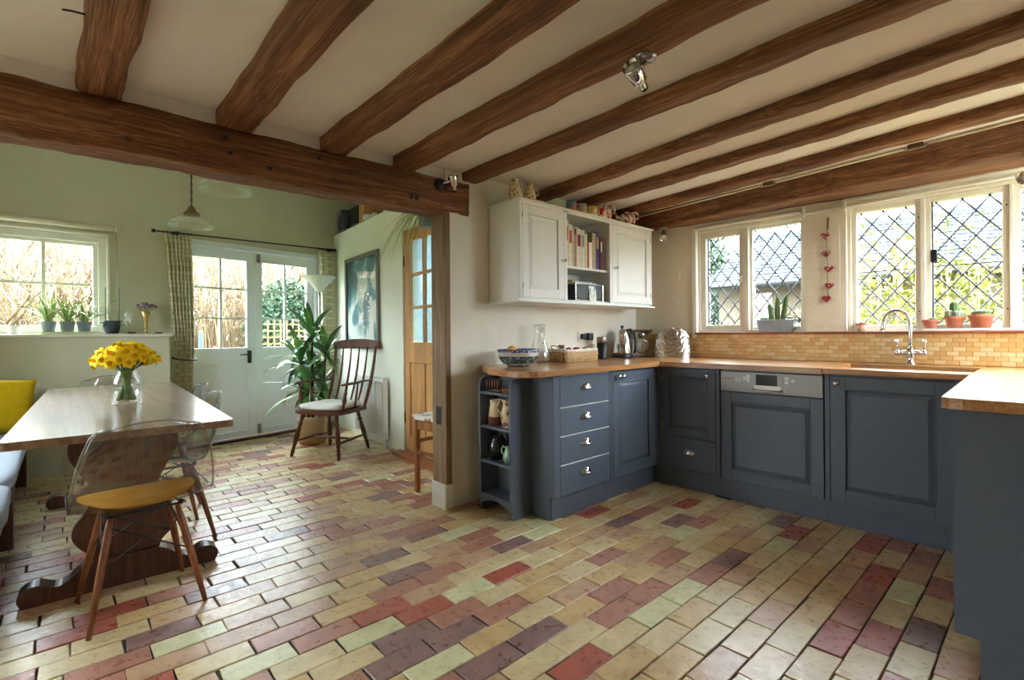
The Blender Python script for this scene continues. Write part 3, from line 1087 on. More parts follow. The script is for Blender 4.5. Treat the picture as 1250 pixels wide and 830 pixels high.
# unseen window added over the right-hand worktop to bring in front light
w4 = thing('added_window', 'unseen cream casement window added for light above the right-hand worktop', 'window', (3.55, -.5, 1.13), 0, kind='structure')
m = MB(); bars_box(m, 3.10, 4.0, 1.13, 2.03, -.54, -.46, .05); m.box(3.535, 3.565, -.53, -.47, 1.18, 1.98)
part(m, 'window_frame', 'trim_cream', w4, .004)
for a, b in ((3.15, 3.535), (3.565, 3.95)):
    part(MB().box(a, b, -.502, -.498, 1.18, 1.98), 'pane', 'window_glass', w4)

# ------------------------------------------------------------------ fitted kitchen
ZW = .93          # worktop height
ZU = .895


def panel_door(xf, x0, x1, z0, z1, st=.062, th=.02, name='door', mat='cab_blue', parent=None, raised=True):
    """framed door with a raised field, front at local y=-th"""
    m = MB(xf)
    m.box(x0, x0 + st, -th, 0, z0, z1).box(x1 - st, x1, -th, 0, z0, z1)
    m.box(x0 + st, x1 - st, -th, 0, z1 - st, z1).box(x0 + st, x1 - st, -th, 0, z0, z0 + st)
    a0, a1, b0, b1 = x0 + st, x1 - st, z0 + st, z1 - st
    d = .030
    yb, yf = -th + .011, -th + .002
    # recessed border sloping up to the raised field
    vs = [(a0, yb, b0), (a1, yb, b0), (a1, yb, b1), (a0, yb, b1),
          (a0 + .006, yb, b0 + .006), (a1 - .006, yb, b0 + .006), (a1 - .006, yb, b1 - .006), (a0 + .006, yb, b1 - .006),
          (a0 + d, yf, b0 + d), (a1 - d, yf, b0 + d), (a1 - d, yf, b1 - d), (a0 + d, yf, b1 - d)]
    fs = []
    for r in (0, 4):
        fs += [(r + i, r + (i + 1) % 4, r + 4 + (i + 1) % 4, r + 4 + i) for i in range(4)]
    fs.append((8, 9, 10, 11))
    m.add(vs, fs)
    # moulding bead round the inside of the frame
    for (p, q) in (((a0, b0), (a1, b0)), ((a1, b0), (a1, b1)), ((a1, b1), (a0, b1)), ((a0, b1), (a0, b0))):
        m.tube([(p[0], -th + .001, p[1]), (q[0], -th + .001, q[1])], .0045, 6)
    return m.build(name, mat, parent, bevel=.0025)


def knob(xf, parent, mat='chrome', r=.0175):
    m = MB(xf)
    m.lathe([(.001, 0), (r * .75, 0), (r * .7, .003), (r * .42, .006), (r * .4, .014), (r * .8, .018), (r, .024), (r * .92, .031), (r * .5, .036), (.001, .037)], 16, RX(PI / 2))
    return m.build('knob', mat, parent)


def cup_pull(xf, parent, mat='chrome'):
    m = MB(xf)
    rx, ry, rz = .043, .027, .034
    m.grid(lambda u, v: (rx * math.cos(PI * u) * math.cos(v * PI / 2), -ry * math.sin(PI * u) * math.cos(v * PI / 2) - .001, rz * math.sin(v * PI / 2)), 16, 7)
    m.tube([(rx * 1.06 * math.cos(PI * i / 14), -ry * 1.08 * math.sin(PI * i / 14) - .001, 0) for i in range(15)], .0035, 6)
    m.box(-.047, .047, -.002, 0, -.004, .012)
    return m.build('cup_handle', mat, parent, solid=.0015)


def hinges(xf, x, zs, parent):
    for z in zs:
        MB(xf).tube([(x, -.021, z - .022), (x, -.021, z + .022)], .0035, 7).build('hinge', 'brass', parent)


# drawer unit on wall A ---------------------------------------------------------
du = thing('drawer_cabinet', 'slate blue base cabinet of four drawers with cup handles', 'cabinet', (2.50, 2.4, 0))
FA = T(0, 2.065, 0)
m = MB().box(2.212, 2.775, 2.067, 2.69, .143, ZU).box(2.212, 2.775, 2.097, 2.69, 0, .143)
m.build('body', 'cab_blue', du, bevel=.002)
MB().box(2.228, 2.765, 2.090, 2.0965, 0, .140).build('plinth', 'cab_blue', du)
m = MB().box(2.205, 2.262, 2.045, 2.067, .143, ZU).box(2.760, 2.775, 2.045, 2.067, .143, ZU).box(2.262, 2.760, 2.045, 2.067, .884, ZU)
m.build('face_frame', 'cab_blue', du, bevel=.002)
for z0, z1 in ((.694, .882), (.517, .688), (.339, .511), (.147, .333)):
    dr = MB().box(2.264, 2.757, 2.045, 2.066, z0, z1).build('drawer', 'cab_blue', du, bevel=.0025)
    MB().box(2.266, 2.755, 2.0435, 2.060, z1 + .0008, z1 + .0038).build('drawer_edge', 'cab_white', dr)
    cup_pull(T(2.505, 2.045, (z0 + z1) / 2 + (.01 if z0 > .5 else .018)), dr)

# door unit on wall A
da = thing('base_cabinet', 'slate blue base cabinet with one panelled door beside the drawers', 'cabinet', (3.07, 2.4, 0))
MB().box(2.776, 3.42, 2.067, 2.69, .143, ZU).box(2.776, 3.42, 2.097, 2.69, 0, .143).build('body', 'cab_blue', da)
MB().box(2.767, 3.414, 2.090, 2.0965, 0, .140).build('plinth', 'cab_blue', da)
MB().box(2.777, 2.795, 2.045, 2.067, .143, ZU).box(3.325, 3.363, 2.045, 2.067, .143, ZU).box(2.795, 3.325, 2.045, 2.067, .884, ZU).build('face_frame', 'cab_blue', da, bevel=.002)
d = panel_door(T(0, 2.0655, 0), 2.798, 3.322, .147, .881, .075, .021, parent=da)
knob(T(2.845, 2.0445, .846), d); knob(T(2.893, 2.0445, .846), d)
hinges(T(0, 2.0655, 0), 3.318, (.25, .78), d)

# run B under the window ---------------------------------------------------------
FB = T(3.385, 0, 0) @ RZ(-PI / 2)              # local x = -Y, front towards -X
cb = thing('base_cabinet', 'slate blue corner cabinet with door above a drawer beside the dishwasher', 'cabinet', (3.7, 1.8, 0))
MB().box(3.385, 4.0, 1.585, 2.043, .143, ZU).box(3.417, 4.0, 1.585, 2.09, 0, .143).build('body', 'cab_blue', cb)
MB().box(3.410, 3.4165, 1.566, 2.089, 0, .140).build('plinth', 'cab_blue', cb)
MB().box(3.365, 3.385, 2.012, 2.043, .143, ZU).box(3.365, 3.385, 1.567, 1.592, .143, ZU).box(3.365, 3.385, 1.592, 2.012, .884, ZU).build('face_frame', 'cab_blue', cb, bevel=.002)
d = panel_door(FB, -2.009, -1.596, .385, .881, .058, .021, parent=cb)
knob(T(3.364, 1.645, .842) @ RZ(-PI / 2), d)
hinges(FB, -2.008, (.46, .80), d)
dr = MB().box(3.364, 3.385, 1.596, 2.009, .150, .379).build('drawer', 'cab_blue', cb, bevel=.0025)
cup_pull(T(3.364, 1.80, .27) @ RZ(-PI / 2), dr)

dw = thing('dishwasher', 'built-in dishwasher with steel control panel and slate blue door', 'dishwasher', (3.7, 1.25, 0))
MB().box(3.387, 3.98, .945, 1.55, .143, ZU - .002).box(3.42, 3.98, .945, 1.55, 0, .143).build('body', 'cab_blue', dw)
MB().box(3.410, 3.4165, .930, 1.565, 0, .140).build('plinth', 'cab_blue', dw)
panel_door(FB, -1.557, -.937, .147, .742, .070, .022, parent=dw)
cp = MB().box(3.362, 3.386, .937, 1.557, .746, .882).build('control_panel', 'steel_panel', dw, bevel=.003)
MB().box(3.3590, 3.363, 1.192, 1.322, .800, .868).build('display', 'black_gloss', cp)
m = MB().box(3.3606, 3.363, 1.160, 1.345, .756, .872)
m.build('handle_recess', 'steel_panel', cp)
MB().tube([(3.356, 1.165, .772), (3.350, 1.18, .765), (3.350, 1.325, .765), (3.356, 1.34, .772)], .007, 8).box(3.3595, 3.362, 1.17, 1.335, .772, .798).build('handle', 'steel', cp)
for y, z in ((1.372, .852), (1.372, .828), (1.395, .84), (1.138, .852), (1.138, .826), (1.10, .84)):
    MB().lathe([(.011, 0), (.0125, 0), (.0125, .0008), (.011, .0008)], 16, T(3.362, y, z) @ RY(-PI / 2)).build('button', 'pewter', cp)
for y in (1.43, 1.45):
    MB().box(3.3612, 3.3622, y - .004, y + .004, .815, .838).build('symbol', 'pewter', cp)

sc_ = thing('base_cabinet', 'slate blue sink cabinet with one large panelled door', 'cabinet', (3.7, .58, 0))
MB().box(3.385, 4.0, .235, .930, .143, .70).box(3.417, 4.0, .19, .930, 0, .143).build('body', 'cab_blue', sc_)
MB().box(3.410, 3.4165, .19, .929, 0, .140).build('plinth', 'cab_blue', sc_)
MB().box(3.365, 3.385, .905, .930, .143, ZU).box(3.365, 3.385, .24, .348, .143, ZU).box(3.365, 3.385, .348, .905, .884, ZU).build('face_frame', 'cab_blue', sc_, bevel=.002)
d = panel_door(FB, -.902, -.351, .147, .881, .075, .021, parent=sc_)
knob(T(3.364, .868, .842) @ RZ(-PI / 2), d)
hinges(FB, -.352, (.25, .78), d)

# peninsula -----------------------------------------------------------------------
pn = thing('base_cabinet', 'slate blue end cabinet of the right-hand worktop with notched plinth', 'cabinet', (2.7, -.1, 0))
MB().box(2.236, 3.36, -.41, .215, .143, ZU).box(2.236, 3.36, -.41, .165, 0, .143).build('body', 'cab_blue', pn)
m = MB()
m.prism([(.235, .140), (.235, ZU), (-.41, ZU), (-.41, 0), (.172, 0), (.172, .140)], 0, .030, xf=Matrix(((0, 0, 1, 2.205), (1, 0, 0, 0), (0, 1, 0, 0), (0, 0, 0, 1))))
m.build('end_panel', 'cab_blue', pn, bevel=.003)
panel_door(T(0, .216, 0) @ RZ(PI), -3.34, -2.79, .147, .881, .07, .019, parent=pn)
panel_door(T(0, .216, 0) @ RZ(PI), -2.78, -2.24, .147, .881, .07, .019, parent=pn)
MB().box(2.236, 3.41, .166, .171, 0, .140).build('plinth', 'cab_blue', pn)

# worktop --------------------------------------------------------------------------
wt = thing('worktop', 'oiled oak worktop running round three sides of the kitchen', 'worktop', (3.6, 1.4, ZU))
outA = [(2.175, 2.698), (2.07, 2.54), (2.0, 2.40), (1.962, 2.27), (1.95, 2.17), (1.958, 2.09), (1.985, 2.03), (2.03, 2.003), (2.09, 1.995), (3.317, 1.995), (4.063, 2.698)]
MB().prism(outA, ZU, ZW).build('run', 'oak_top_x', wt, bevel=.009, bseg=3)
m = MB()
m.prism([(3.3175, 1.9945), (3.3175, .93), (4.064, .93), (4.064, 2.696)], ZU, ZW)
m.build('run', 'oak_top_y', wt, bevel=.006)
MB().box(3.3175, 3.47, .285, .93, ZU, ZW).build('run', 'oak_top_y', wt, bevel=.006)
MB().box(3.93, 4.064, .285, .93, ZU, ZW).build('run', 'oak_top_y', wt, bevel=.004)
m = MB().prism([(4.064, .2845), (3.3175, .2845), (2.135, .255), (2.118, .235), (2.112, .20), (2.112, -.415), (4.064, -.415)], ZU, ZW)
m.build('run', 'oak_top_x', wt, bevel=.010, bseg=3)

sk = thing('sink', 'undermounted steel sink set into the oak worktop', 'sink', (3.7, .61, .73))
m = MB()
x0, x1, y0, y1, zb, zt = 3.472, 3.928, .292, .926, .735, .893
o = .012
m.add([(x0, y0, zt), (x1, y0, zt), (x1, y1, zt), (x0, y1, zt), (x0 + o, y0 + o, zb), (x1 - o, y0 + o, zb), (x1 - o, y1 - o, zb), (x0 + o, y1 - o, zb)],
      [(0, 1, 5, 4), (1, 2, 6, 5), (2, 3, 7, 6), (3, 0, 4, 7), (4, 5, 6, 7)])
m.build('basin', 'steel', sk, solid=.003, bevel=.01)
MB().lathe([(.001, .738), (.04, .738), (.043, .741), (.03, .743), (.001, .742)], 18, T(3.70, .61, 0)).build('drain', 'chrome', sk)

tp = thing('mixer_tap', 'chrome swan-neck bridge tap with two upright levers', 'tap', (3.99, .62, ZW))
XTp = T(3.985, .622, ZW)
MB(XTp).lathe([(.001, 0), (.030, 0), (.030, .006), (.022, .016), (.017, .04), (.020, .055), (.022, .07), (.022, .095), (.014, .102), (.014, .115), (.001, .115)], 18).build('body', 'chrome', tp)
neck = [(0, 0, .10), (0, 0, .18), (0, 0, .255)]
R = .068
for i in range(1, 13):
    a = PI * i / 12 * 1.06
    neck.append((-.02 * i / 12, R - R * math.cos(a), .255 + R * math.sin(a) * 1.35))
neck.append((neck[-1][0], neck[-1][1] + .008, neck[-1][2] - .03))
MB(XTp).tube(neck, [.012] * len(neck), 12).lathe([(.001, 0), (.014, 0), (.014, .012), (.001, .012)], 12, T(*neck[-1])).build('spout', 'chrome', tp)
for s in (-1, 1):
    m = MB(XTp)
    m.tube([(0, 0, .078), (0, s * .03, .078), (0, s * .062, .076)], [.013, .016, .014], 12)
    m.ball((0, s * .066, .076), .020)
    hd = m.build('valve', 'chrome', tp)
    m = MB(XTp @ T(0, s * .066, .09) @ RX(-s * .06))
    m.lathe([(.001, 0), (.008, 0), (.0065, .03), (.0075, .045), (.013, .052), (.014, .060), (.009, .066), (.001, .067)], 14)
    m.build('lever', 'chrome', hd)

# shelf unit at the end of the run ---------------------------------------------------
su = thing('open_shelf_unit', 'narrow slate blue open shelf unit fixed to the cabinet end', 'shelf', (2.115, 2.40, 0))


def side_poly(y0, y1, name):
    pts = [(2.04, 0)]
    # side panel outline in x-z, rounded at the upper front, scooped at the foot
    pts = [(2.05, 0), (2.205, 0), (2.205, .868)]
    for i in range(9):
        a = PI / 2 * i / 8
        pts.append((2.09 - .05 * math.sin(a), .816 + .05 * math.cos(a)))
    pts += [(2.04, .10), (2.045, .05)]
    MB().prism(pts, y0, y1, xf=Matrix(((1, 0, 0, 0), (0, 0, 1, 0), (0, 1, 0, 0), (0, 0, 0, 1)))).build(name, 'cab_blue', su, bevel=.002)


side_poly(2.247, 2.265, 'side_panel')
side_poly(2.545, 2.563, 'side_panel')
bk = [(2.265, .10), (2.545, .10)] + [(2.545 - .28 * i / 10, .845 + .035 * math.sin(PI * i / 10)) for i in range(11)]
MB().prism(bk, 2.190, 2.204, xf=Matrix(((0, 0, 1, 0), (1, 0, 0, 0), (0, 1, 0, 0), (0, 0, 0, 1)))).build('back_panel', 'cab_blue', su)
SHZ = (.775, .555, .330, .115)
for z in SHZ:
    MB().box(2.042, 2.192, 2.264, 2.546, z - .016, z).build('shelf', 'cab_blue', su, bevel=.003)
ap = [(2.265, .10), (2.265, .05), (2.275, .05)] + [(2.285 + .24 * i / 10, .06 + .025 * math.sin(PI * i / 10)) for i in range(11)] + [(2.535, .05), (2.545, .05), (2.545, .10)]
MB().prism(ap, 2.044, 2.058, xf=Matrix(((0, 0, 1, 0), (1, 0, 0, 0), (0, 1, 0, 0), (0, 0, 0, 1)))).build('foot_apron', 'cab_blue', su)

# wall cabinet -------------------------------------------------------------------------
wcb = thing('wall_cabinet', 'white painted wall cabinet with two doors and open middle shelves', 'cabinet', (3.04, 2.54, 1.37))
x0, x1, y0, y1, z0, z1 = 2.252, 3.835, 2.395, 2.698, 1.385, 2.035
m = MB()
m.box(x0, x0 + .018, y0, y1, z0, z1).box(x1 - .018, x1, y0, y1, z0, z1)
m.box(2.700, 2.716, y0, y1, z0, z1).box(3.236, 3.252, y0, y1, z0, z1)
m.box(x0, x1, y1 - .01, y1, z0, z1).box(x0, x1, y0, y1, z0 - .012, z0 + .006)
m.build('carcass', 'cab_white', wcb, bevel=.002)
m = MB()
m.box(x0, x0 + .022, y0 - .018, y0, z0, z1).box(x1 - .022, x1, y0 - .018, y0, z0, z1)
m.box(2.692, 2.722, y0 - .018, y0, z0, z1).box(3.230, 3.262, y0 - .018, y0, z0, z1)
m.box(x0 + .022, x1 - .022, y0 - .018, y0, z1 - .020, z1)
m.build('face_frame', 'cab_white', wcb, bevel=.002)
MB().box(x0 - .012, x1 + .020, y0 - .030, y1, z1, z1 + .013).build('top_moulding', 'cab_white', wcb, bevel=.005)
MB().box(x0 - .015, x1 + .022, y0 - .034, y1, z0 - .026, z0 - .012).build('bottom_moulding', 'cab_white', wcb, bevel=.006, bseg=3)
for a, b, hx, kx in ((x0 + .024, 2.690, x0 + .020, 2.668), (3.264, x1 - .024, x1 - .020, 3.292)):
    d = panel_door(T(0, y0, 0), a, b, z0 + .006, z1 - .022, .062, .019, mat='cab_white', parent=wcb)
    knob(T(kx, y0 - .019, 1.665), d, r=.013)
    for z in (1.47, 1.94):
        MB().tube([(hx + (.003 if hx < 3 else -.003), y0 - .020, z - .02), (hx + (.003 if hx < 3 else -.003), y0 - .020, z + .02)], .003, 6).build('hinge', 'pewter', d)
MB().box(2.716, 3.236, y0 + .01, y1 - .01, 1.625, 1.643).build('shelf', 'cab_white', wcb, bevel=.003)

# cable conduit with clips along the last joist
cd = thing('cable_conduit', 'white cable conduit with corroded junction clips along the last joist', 'conduit', (3.4, 1.2, 2.10))
for (ya, yb, r) in ((2.5, 1.35, .006), (1.30, .55, .010), (.48, -.4, .010)):
    f = lambda y: 3.43 + (3.81 - 3.43) * y / 2.65
    MB().tube([(f(ya), ya, 2.165), (f(yb), yb, 2.165)], r, 8).build('tube', 'trim_cream', cd)
for y in (1.325, .515):
    x = 3.43 + (3.81 - 3.43) * y / 2.65
    MB().box(x - .02, x + .02, y - .035, y + .035, 2.150, 2.178).build('junction_clip', 'rope', cd, bevel=.006)
    MB().tube([(x - .02, y - .05, 2.16), (x - .024, y - .045, 2.145), (x - .024, y + .045, 2.145), (x - .02, y + .05, 2.16)], .003, 6).build('bracket', 'pewter', cd)

# ------------------------------------------------------------------ dining area
def catmull(ps, t):
    n = len(ps) - 1
    f = min(max(t, 0), 1) * n
    i = min(int(f), n - 1)
    u = f - i
    p = [Vector(ps[max(0, min(n, i + k))]) for k in (-1, 0, 1, 2)]
    return .5 * ((2 * p[1]) + (-p[0] + p[2]) * u + (2 * p[0] - 5 * p[1] + 4 * p[2] - p[3]) * u * u + (-p[0] + 3 * p[1] - 3 * p[2] + p[3]) * u ** 3)


# refectory table
TZ = .765
tb = thing('dining_table', 'long dark wooden trestle table with scroll feet and worn top paled for window glare', 'table', (.275, 3.84, 0), -.045)


def rrect(hx, hy, r, n=5):
    pts = []
    for cx, cy, a0 in ((hx - r, hy - r, 0), (-hx + r, hy - r, PI / 2), (-hx + r, -hy + r, PI), (hx - r, -hy + r, 1.5 * PI)):
        for i in range(n + 1):
            a = a0 + PI / 2 * i / n
            pts.append((cx + r * math.cos(a), cy + r * math.sin(a)))
    return pts


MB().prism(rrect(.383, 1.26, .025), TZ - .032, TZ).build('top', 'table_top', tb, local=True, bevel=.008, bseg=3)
XZ = Matrix(((1, 0, 0, 0), (0, 0, 1, 0), (0, 1, 0, 0), (0, 0, 0, 1)))      # prism in x-z extruded along y
half = [(.20, .732), (.205, .66), (.20, .60), (.16, .53), (.128, .46), (.125, .41), (.15, .35), (.185, .30), (.195, .25), (.17, .20), (.135, .16), (.125, .125)]
def smooth2(ps, k=4):
    out = []
    for i in range(len(ps) - 1):
        for j in range(k):
            q = catmull([(a, b, 0) for a, b in ps], (i + j / k) / (len(ps) - 1))
            out.append((q[0], q[1]))
    return out + [ps[-1]]


half = smooth2(half)
for ly in (-.86, .72):
    pts = half + [(-x, z) for x, z in reversed(half)]
    MB().prism(list(reversed(pts)), ly - .022, ly + .022, xf=XZ, smooth=False).build('trestle', 'dark_wood', tb, local=True, bevel=.006)
    foot = [(-.355, 0), (.355, 0), (.37, .03), (.365, .06), (.335, .082), (.30, .085), (.27, .07), (.24, .062), (.20, .08), (.16, .115), (.12, .135)]
    foot = foot[:2] + smooth2(foot[2:], 3)
    foot += [(-x, z) for x, z in reversed(foot[2:])]
    MB().prism(list(reversed(foot)), ly - .045, ly + .045, xf=XZ).build('foot', 'dark_wood', tb, local=True, bevel=.008, bseg=3)
    MB().box(-.30, .30, ly - .035, ly + .035, .700, .733).build('bearer', 'dark_wood', tb, local=True, bevel=.006)
MB().box(-.022, .022, -.84, .70, .28, .38).build('stretcher', 'dark_wood', tb, local=True, bevel=.006)

# transparent shell chairs
prof = [(.225, .405, .17), (.215, .43, .205), (.17, .448, .225), (.09, .448, .236), (.0, .440, .240), (-.09, .436, .242), (-.155, .450, .243),
        (-.198, .495, .242), (-.222, .56, .238), (-.240, .64, .226), (-.255, .72, .205), (-.266, .785, .175), (-.270, .815, .135)]


def shell_pt(u, v):
    y, z, w = catmull(prof, v)
    x = (u * 2 - 1)
    t = min(max((v - .30) / .35, 0), 1)
    t = t * t * (3 - 2 * t)
    lift = abs(x) ** 2.4
    return Vector((x * w, y + lift * (.075 * t * (1 - .35 * v)), z + lift * (.055 * (1 - t) * (.35 + .65 * min(1, v / .35))) + (0 if v < .9 else -lift * .03 * (v - .9) / .1)))


def make_shell_chair(pad):
    r = thing('shell_chair', 'chair', 'chair')
    MB().grid(lambda u, v: shell_pt(u, v), 22, 40).build('shell', 'acrylic', r, local=True, solid=.005)
    loop = [shell_pt(i / 14, 0) for i in range(14)] + [shell_pt(1, j / 36) for j in range(36)] + [shell_pt(1 - i / 14, 1) for i in range(14)] + [shell_pt(0, 1 - j / 36) for j in range(36)]
    MB().tube(loop, .0045, 7, closed=True).build('rim', 'acrylic_edge', r, local=True)
    if pad:
        m = MB()
        pts = []
        def padpt(a, rr, top):
            x = .208 * rr * math.cos(a); y = .03 + .172 * rr * math.sin(a)
            v = .12 + (.215 - y) / .40 * .36
            return Vector((x, y, .452 + .030 * (abs(x) / .2) ** 2.4 + (.022 * (1 - rr ** 6) if top else -.004)))
        m.grid(lambda u, v: padpt(2 * PI * u, max(v, .001), True), 28, 8)
        m.grid(lambda u, v: padpt(-2 * PI * u, max(v, .001), False), 28, 8)
        m.build('seat_pad', 'fabric_mustard', r, local=True)
    tops = {}
    for sx in (-1, 1):
        for sy in (-1, 1):
            a, b = Vector((sx * .115, sy * .10, .415)), Vector((sx * .195, sy * .195, 0))
            MB().tube([a, a.lerp(b, .12), a.lerp(b, .5), b], [.010, .0145, .0145, .009], 10).build('leg', 'walnut', r, local=True)
            tops[sx, sy] = (a, b)
    m = MB()
    P_ = lambda sx, sy, t: tops[sx, sy][0].lerp(tops[sx, sy][1], t)
    bars = [((-1, -1, .45), (1, -1, .08)), ((1, -1, .45), (-1, -1, .08)), ((-1, 1, .45), (1, 1, .08)), ((1, 1, .45), (-1, 1, .08)),
            ((-1, -1, .42), (-1, 1, .06)), ((-1, 1, .42), (-1, -1, .06)), ((1, -1, .42), (1, 1, .06)), ((1, 1, .42), (1, -1, .06))]
    for p, q in bars:
        MB().tube([P_(*p), P_(*q)], .0035, 6).build('wire_brace', 'black_iron', r, local=True)
    MB().tube([(-.125, -.11, .424), (.125, -.11, .424), (.125, .11, .424), (-.125, .11, .424)], .005, 6, closed=True).build('base_ring', 'black_iron', r, local=True)
    for sx in (-1, 1):
        for sy in (-1, 1):
            MB().tube([(sx * .125, sy * .11, .422), (sx * .13, sy * .11, .438)], .010, 8).build('mount', 'black', r, local=True)
    return r


c1 = make_shell_chair(True)
tag(c1, 'clear acrylic shell chair with mustard seat pad at the table end', 'chair', 'acrylic shell chairs round the table')
c2 = make_shell_chair(False)
put(c1, (.262, 2.69, 0), .06)
put(c2, (.455, 3.43, 0), PI / 2 + .05)
tag(c2, 'clear acrylic shell chair tucked under the table side, beside the padded chair', 'chair', 'acrylic shell chairs round the table')
c3 = copy_tree(c2); put(c3, (.53, 4.16, 0), PI / 2 - .04)
tag(c3, 'clear acrylic shell chair tucked under the table side nearer the garden doors', 'chair', 'acrylic shell chairs round the table')
c4 = copy_tree(c2); put(c4, (.33, 5.30, 0), PI)
tag(c4, 'clear acrylic shell chair at the far table end under the window ledge', 'chair', 'acrylic shell chairs round the table')

# vase and daffodils -----------------------------------------------------------------
VX, VY = .292, 3.60
vz = thing('glass_vase', 'squat clear glass jar vase half full of water', 'vase', (VX, VY, TZ))
MB().lathe([(.001, .004), (.068, .004), (.072, .012), (.073, .10), (.070, .135), (.060, .165), (.048, .185), (.046, .200), (.049, .203), (.046, .203), (.043, .186),
            (.056, .163), (.066, .134), (.069, .10), (.068, .016), (.001, .012)], 32).build('jar', 'clear_glass', vz, local=True)
MB().lathe([(.001, .0125), (.0665, .0165), (.0675, .095), (.001, .095)], 28).build('water', 'water', vz, local=True)


def make_daffodil(i):
    r = thing('daffodil', 'yellow daffodil in the glass jar vase', 'flower', (VX, VY, TZ), 0, 'daffodils in the glass vase')
    return r


petal = MB()
for k in range(6):
    a = k * PI / 3
    def pp(u, v, a=a):
        w = .0135 * math.sin(PI * min(max(v * .93 + .05, 0), 1)) ** .7
        x = .006 + .030 * v
        y = (u - .5) * 2 * w
        z = .004 * math.sin(v * PI) - .004 * v - .002 * (abs(u - .5) * 2) ** 2
        return (x * math.cos(a) - y * math.sin(a), x * math.sin(a) + y * math.cos(a), z + .0012 * (k % 2))
    petal.grid(pp, 3, 4)
petal_me = petal.mesh('petals', 'petal')
tr_ = MB().lathe([(.002, .0), (.0085, .002), (.0095, .012), (.0105, .020), (.0145, .026), (.0135, .026), (.009, .019), (.007, .006), (.001, .004)], 12)
trump_me = tr_.mesh('trumpet', 'trumpet')
rd = random.Random(8)
ND = 44
for i in range(ND):
    t = (i + .5) / ND
    ang = i * 2.39996
    rad = math.sqrt(t)
    # head positions on a broad dome
    hx, hy = .150 * rad * math.cos(ang), .118 * rad * math.sin(ang)
    hz = .335 - .105 * rad ** 2.2 + rd.uniform(-.012, .014)
    head = Vector((hx, hy, hz))
    out = Vector((hx * 4.5, hy * 4.5, .55 - .55 * rad)) + Vector((rd.uniform(-.25, .25), rd.uniform(-.25, .25), rd.uniform(-.2, .2)))
    if hy < .02: out += Vector((0, -.45, -.05))
    out.normalize()
    fl = make_daffodil(i)
    q = out.to_track_quat('Z', 'Y')
    M4 = T(*head) @ q.to_matrix().to_4x4() @ RZ(rd.uniform(0, 1)) @ Matrix.Scale(rd.uniform(.95, 1.15), 4)
    for nm, me in (('petals', petal_me), ('trumpet', trump_me)):
        o = bpy.data.objects.new(nm, me); COL.objects.link(o); o.parent = fl; o.matrix_local = M4
    neckp = Vector((hx * .22, hy * .22, .19))
    b_ang = ang + 2.6 + rd.uniform(-.4, .4)
    foot = Vector((.052 * math.cos(b_ang) * rad, .052 * math.sin(b_ang) * rad, .022))
    pts = [foot, foot.lerp(neckp, .5), neckp, neckp.lerp(head - out * .012, .6) + Vector((0, 0, .012)), head - out * .012, head]
    MB().tube(pts, .0026, 6).build('stem', 'stem', fl, local=True)

# bench and cushion ---------------------------------------------------------------------
bn = thing('upholstered_bench', 'low dark wooden bench with striped pale grey seat pads', 'bench', (-.48, 4.3, 0))
for x, y in ((-.215, 3.86), (-.215, 5.40), (-.74, 3.86), (-.74, 5.40), (-.215, 2.95), (-.74, 2.95)):
    MB().box(x - .032, x + .032, y - .032, y + .032, 0, .33).build('leg', 'dark_wood', bn, bevel=.006)
m = MB().box(-.235, -.195, 2.92, 5.44, .25, .33).box(-.76, -.72, 2.92, 5.44, .25, .33).box(-.72, -.235, 5.40, 5.44, .25, .33).box(-.72, -.235, 2.92, 2.96, .25, .33)
m.build('frame', 'dark_wood', bn, bevel=.004)
MB().box(-.80, -.195, 5.46, 5.51, 0, .80).build('end_frame', 'dark_wood', bn, bevel=.012)


def soft_box(x0, x1, y0, y1, z0, z1, r=.03, puff=.012, nx=10, ny=16):
    """cushion: puffed box"""
    m = MB()
    hx, hy, hz = (x1 - x0) / 2, (y1 - y0) / 2, (z1 - z0) / 2
    cx, cy, cz = (x0 + x1) / 2, (y0 + y1) / 2, (z0 + z1) / 2
    def se(v, p): return math.copysign(abs(v) ** p, v)
    def f(u, v):
        a, b = 2 * PI * u, PI * (v - .5)
        p = .30
        x = se(math.cos(b), p) * se(math.cos(a), p); y = se(math.cos(b), p) * se(math.sin(a), p); z = se(math.sin(b), .55)
        w = 1 + puff * noise.noise(Vector((x * 2 + cx, y * 2 + cy, z)))
        return (cx + hx * x * w, cy + hy * y * w, cz + hz * z * (1 + puff * 2 * noise.noise(Vector((x * 3, y * 3, 2)))))
    return m.grid(f, 48, 20)


for y0, y1 in ((2.90, 3.56), (3.57, 5.43)):
    soft_box(-.80, -.165, y0, y1, .325, .44, puff=.03).build('seat_pad', 'fabric_stripe', bn)


def pillow(name, mat, loc, w, h, t, rot, label, cat):
    m = MB()
    for sgn in (1, -1):
        def f(u, v, sgn=sgn):
            x, y = u * 2 - 1, v * 2 - 1
            e = (1 - x ** 4) * (1 - y ** 4)
            pin = 1 - .07 * (1 - abs(x)) ** 0 * (y * y * x * x) + .0
            k = 1 - .06 * (1 - y * y) * abs(x) ** 3 * 0 - .05 * (1 - abs(y) ** 2) * (abs(x) ** 6)
            k2 = 1 - .05 * (1 - abs(x) ** 2) * (abs(y) ** 6)
            return (x * w / 2 * k, sgn * t / 2 * max(e, 0) ** .45 + .004 * noise.noise(Vector((x * 3, y * 3, sgn))), y * h / 2 * k2)
        m.grid(f, 18, 18)
    o = m.build(name, mat, local=True)
    o.location = loc
    o.rotation_euler = rot
    return tag(o, label, cat)


pillow('cushion', 'fabric_yellow', (-.36, 5.30, .645), .46, .42, .15, (-.30, .10, .12), 'plump mustard yellow cushion leaning on the bench end', 'cushion')

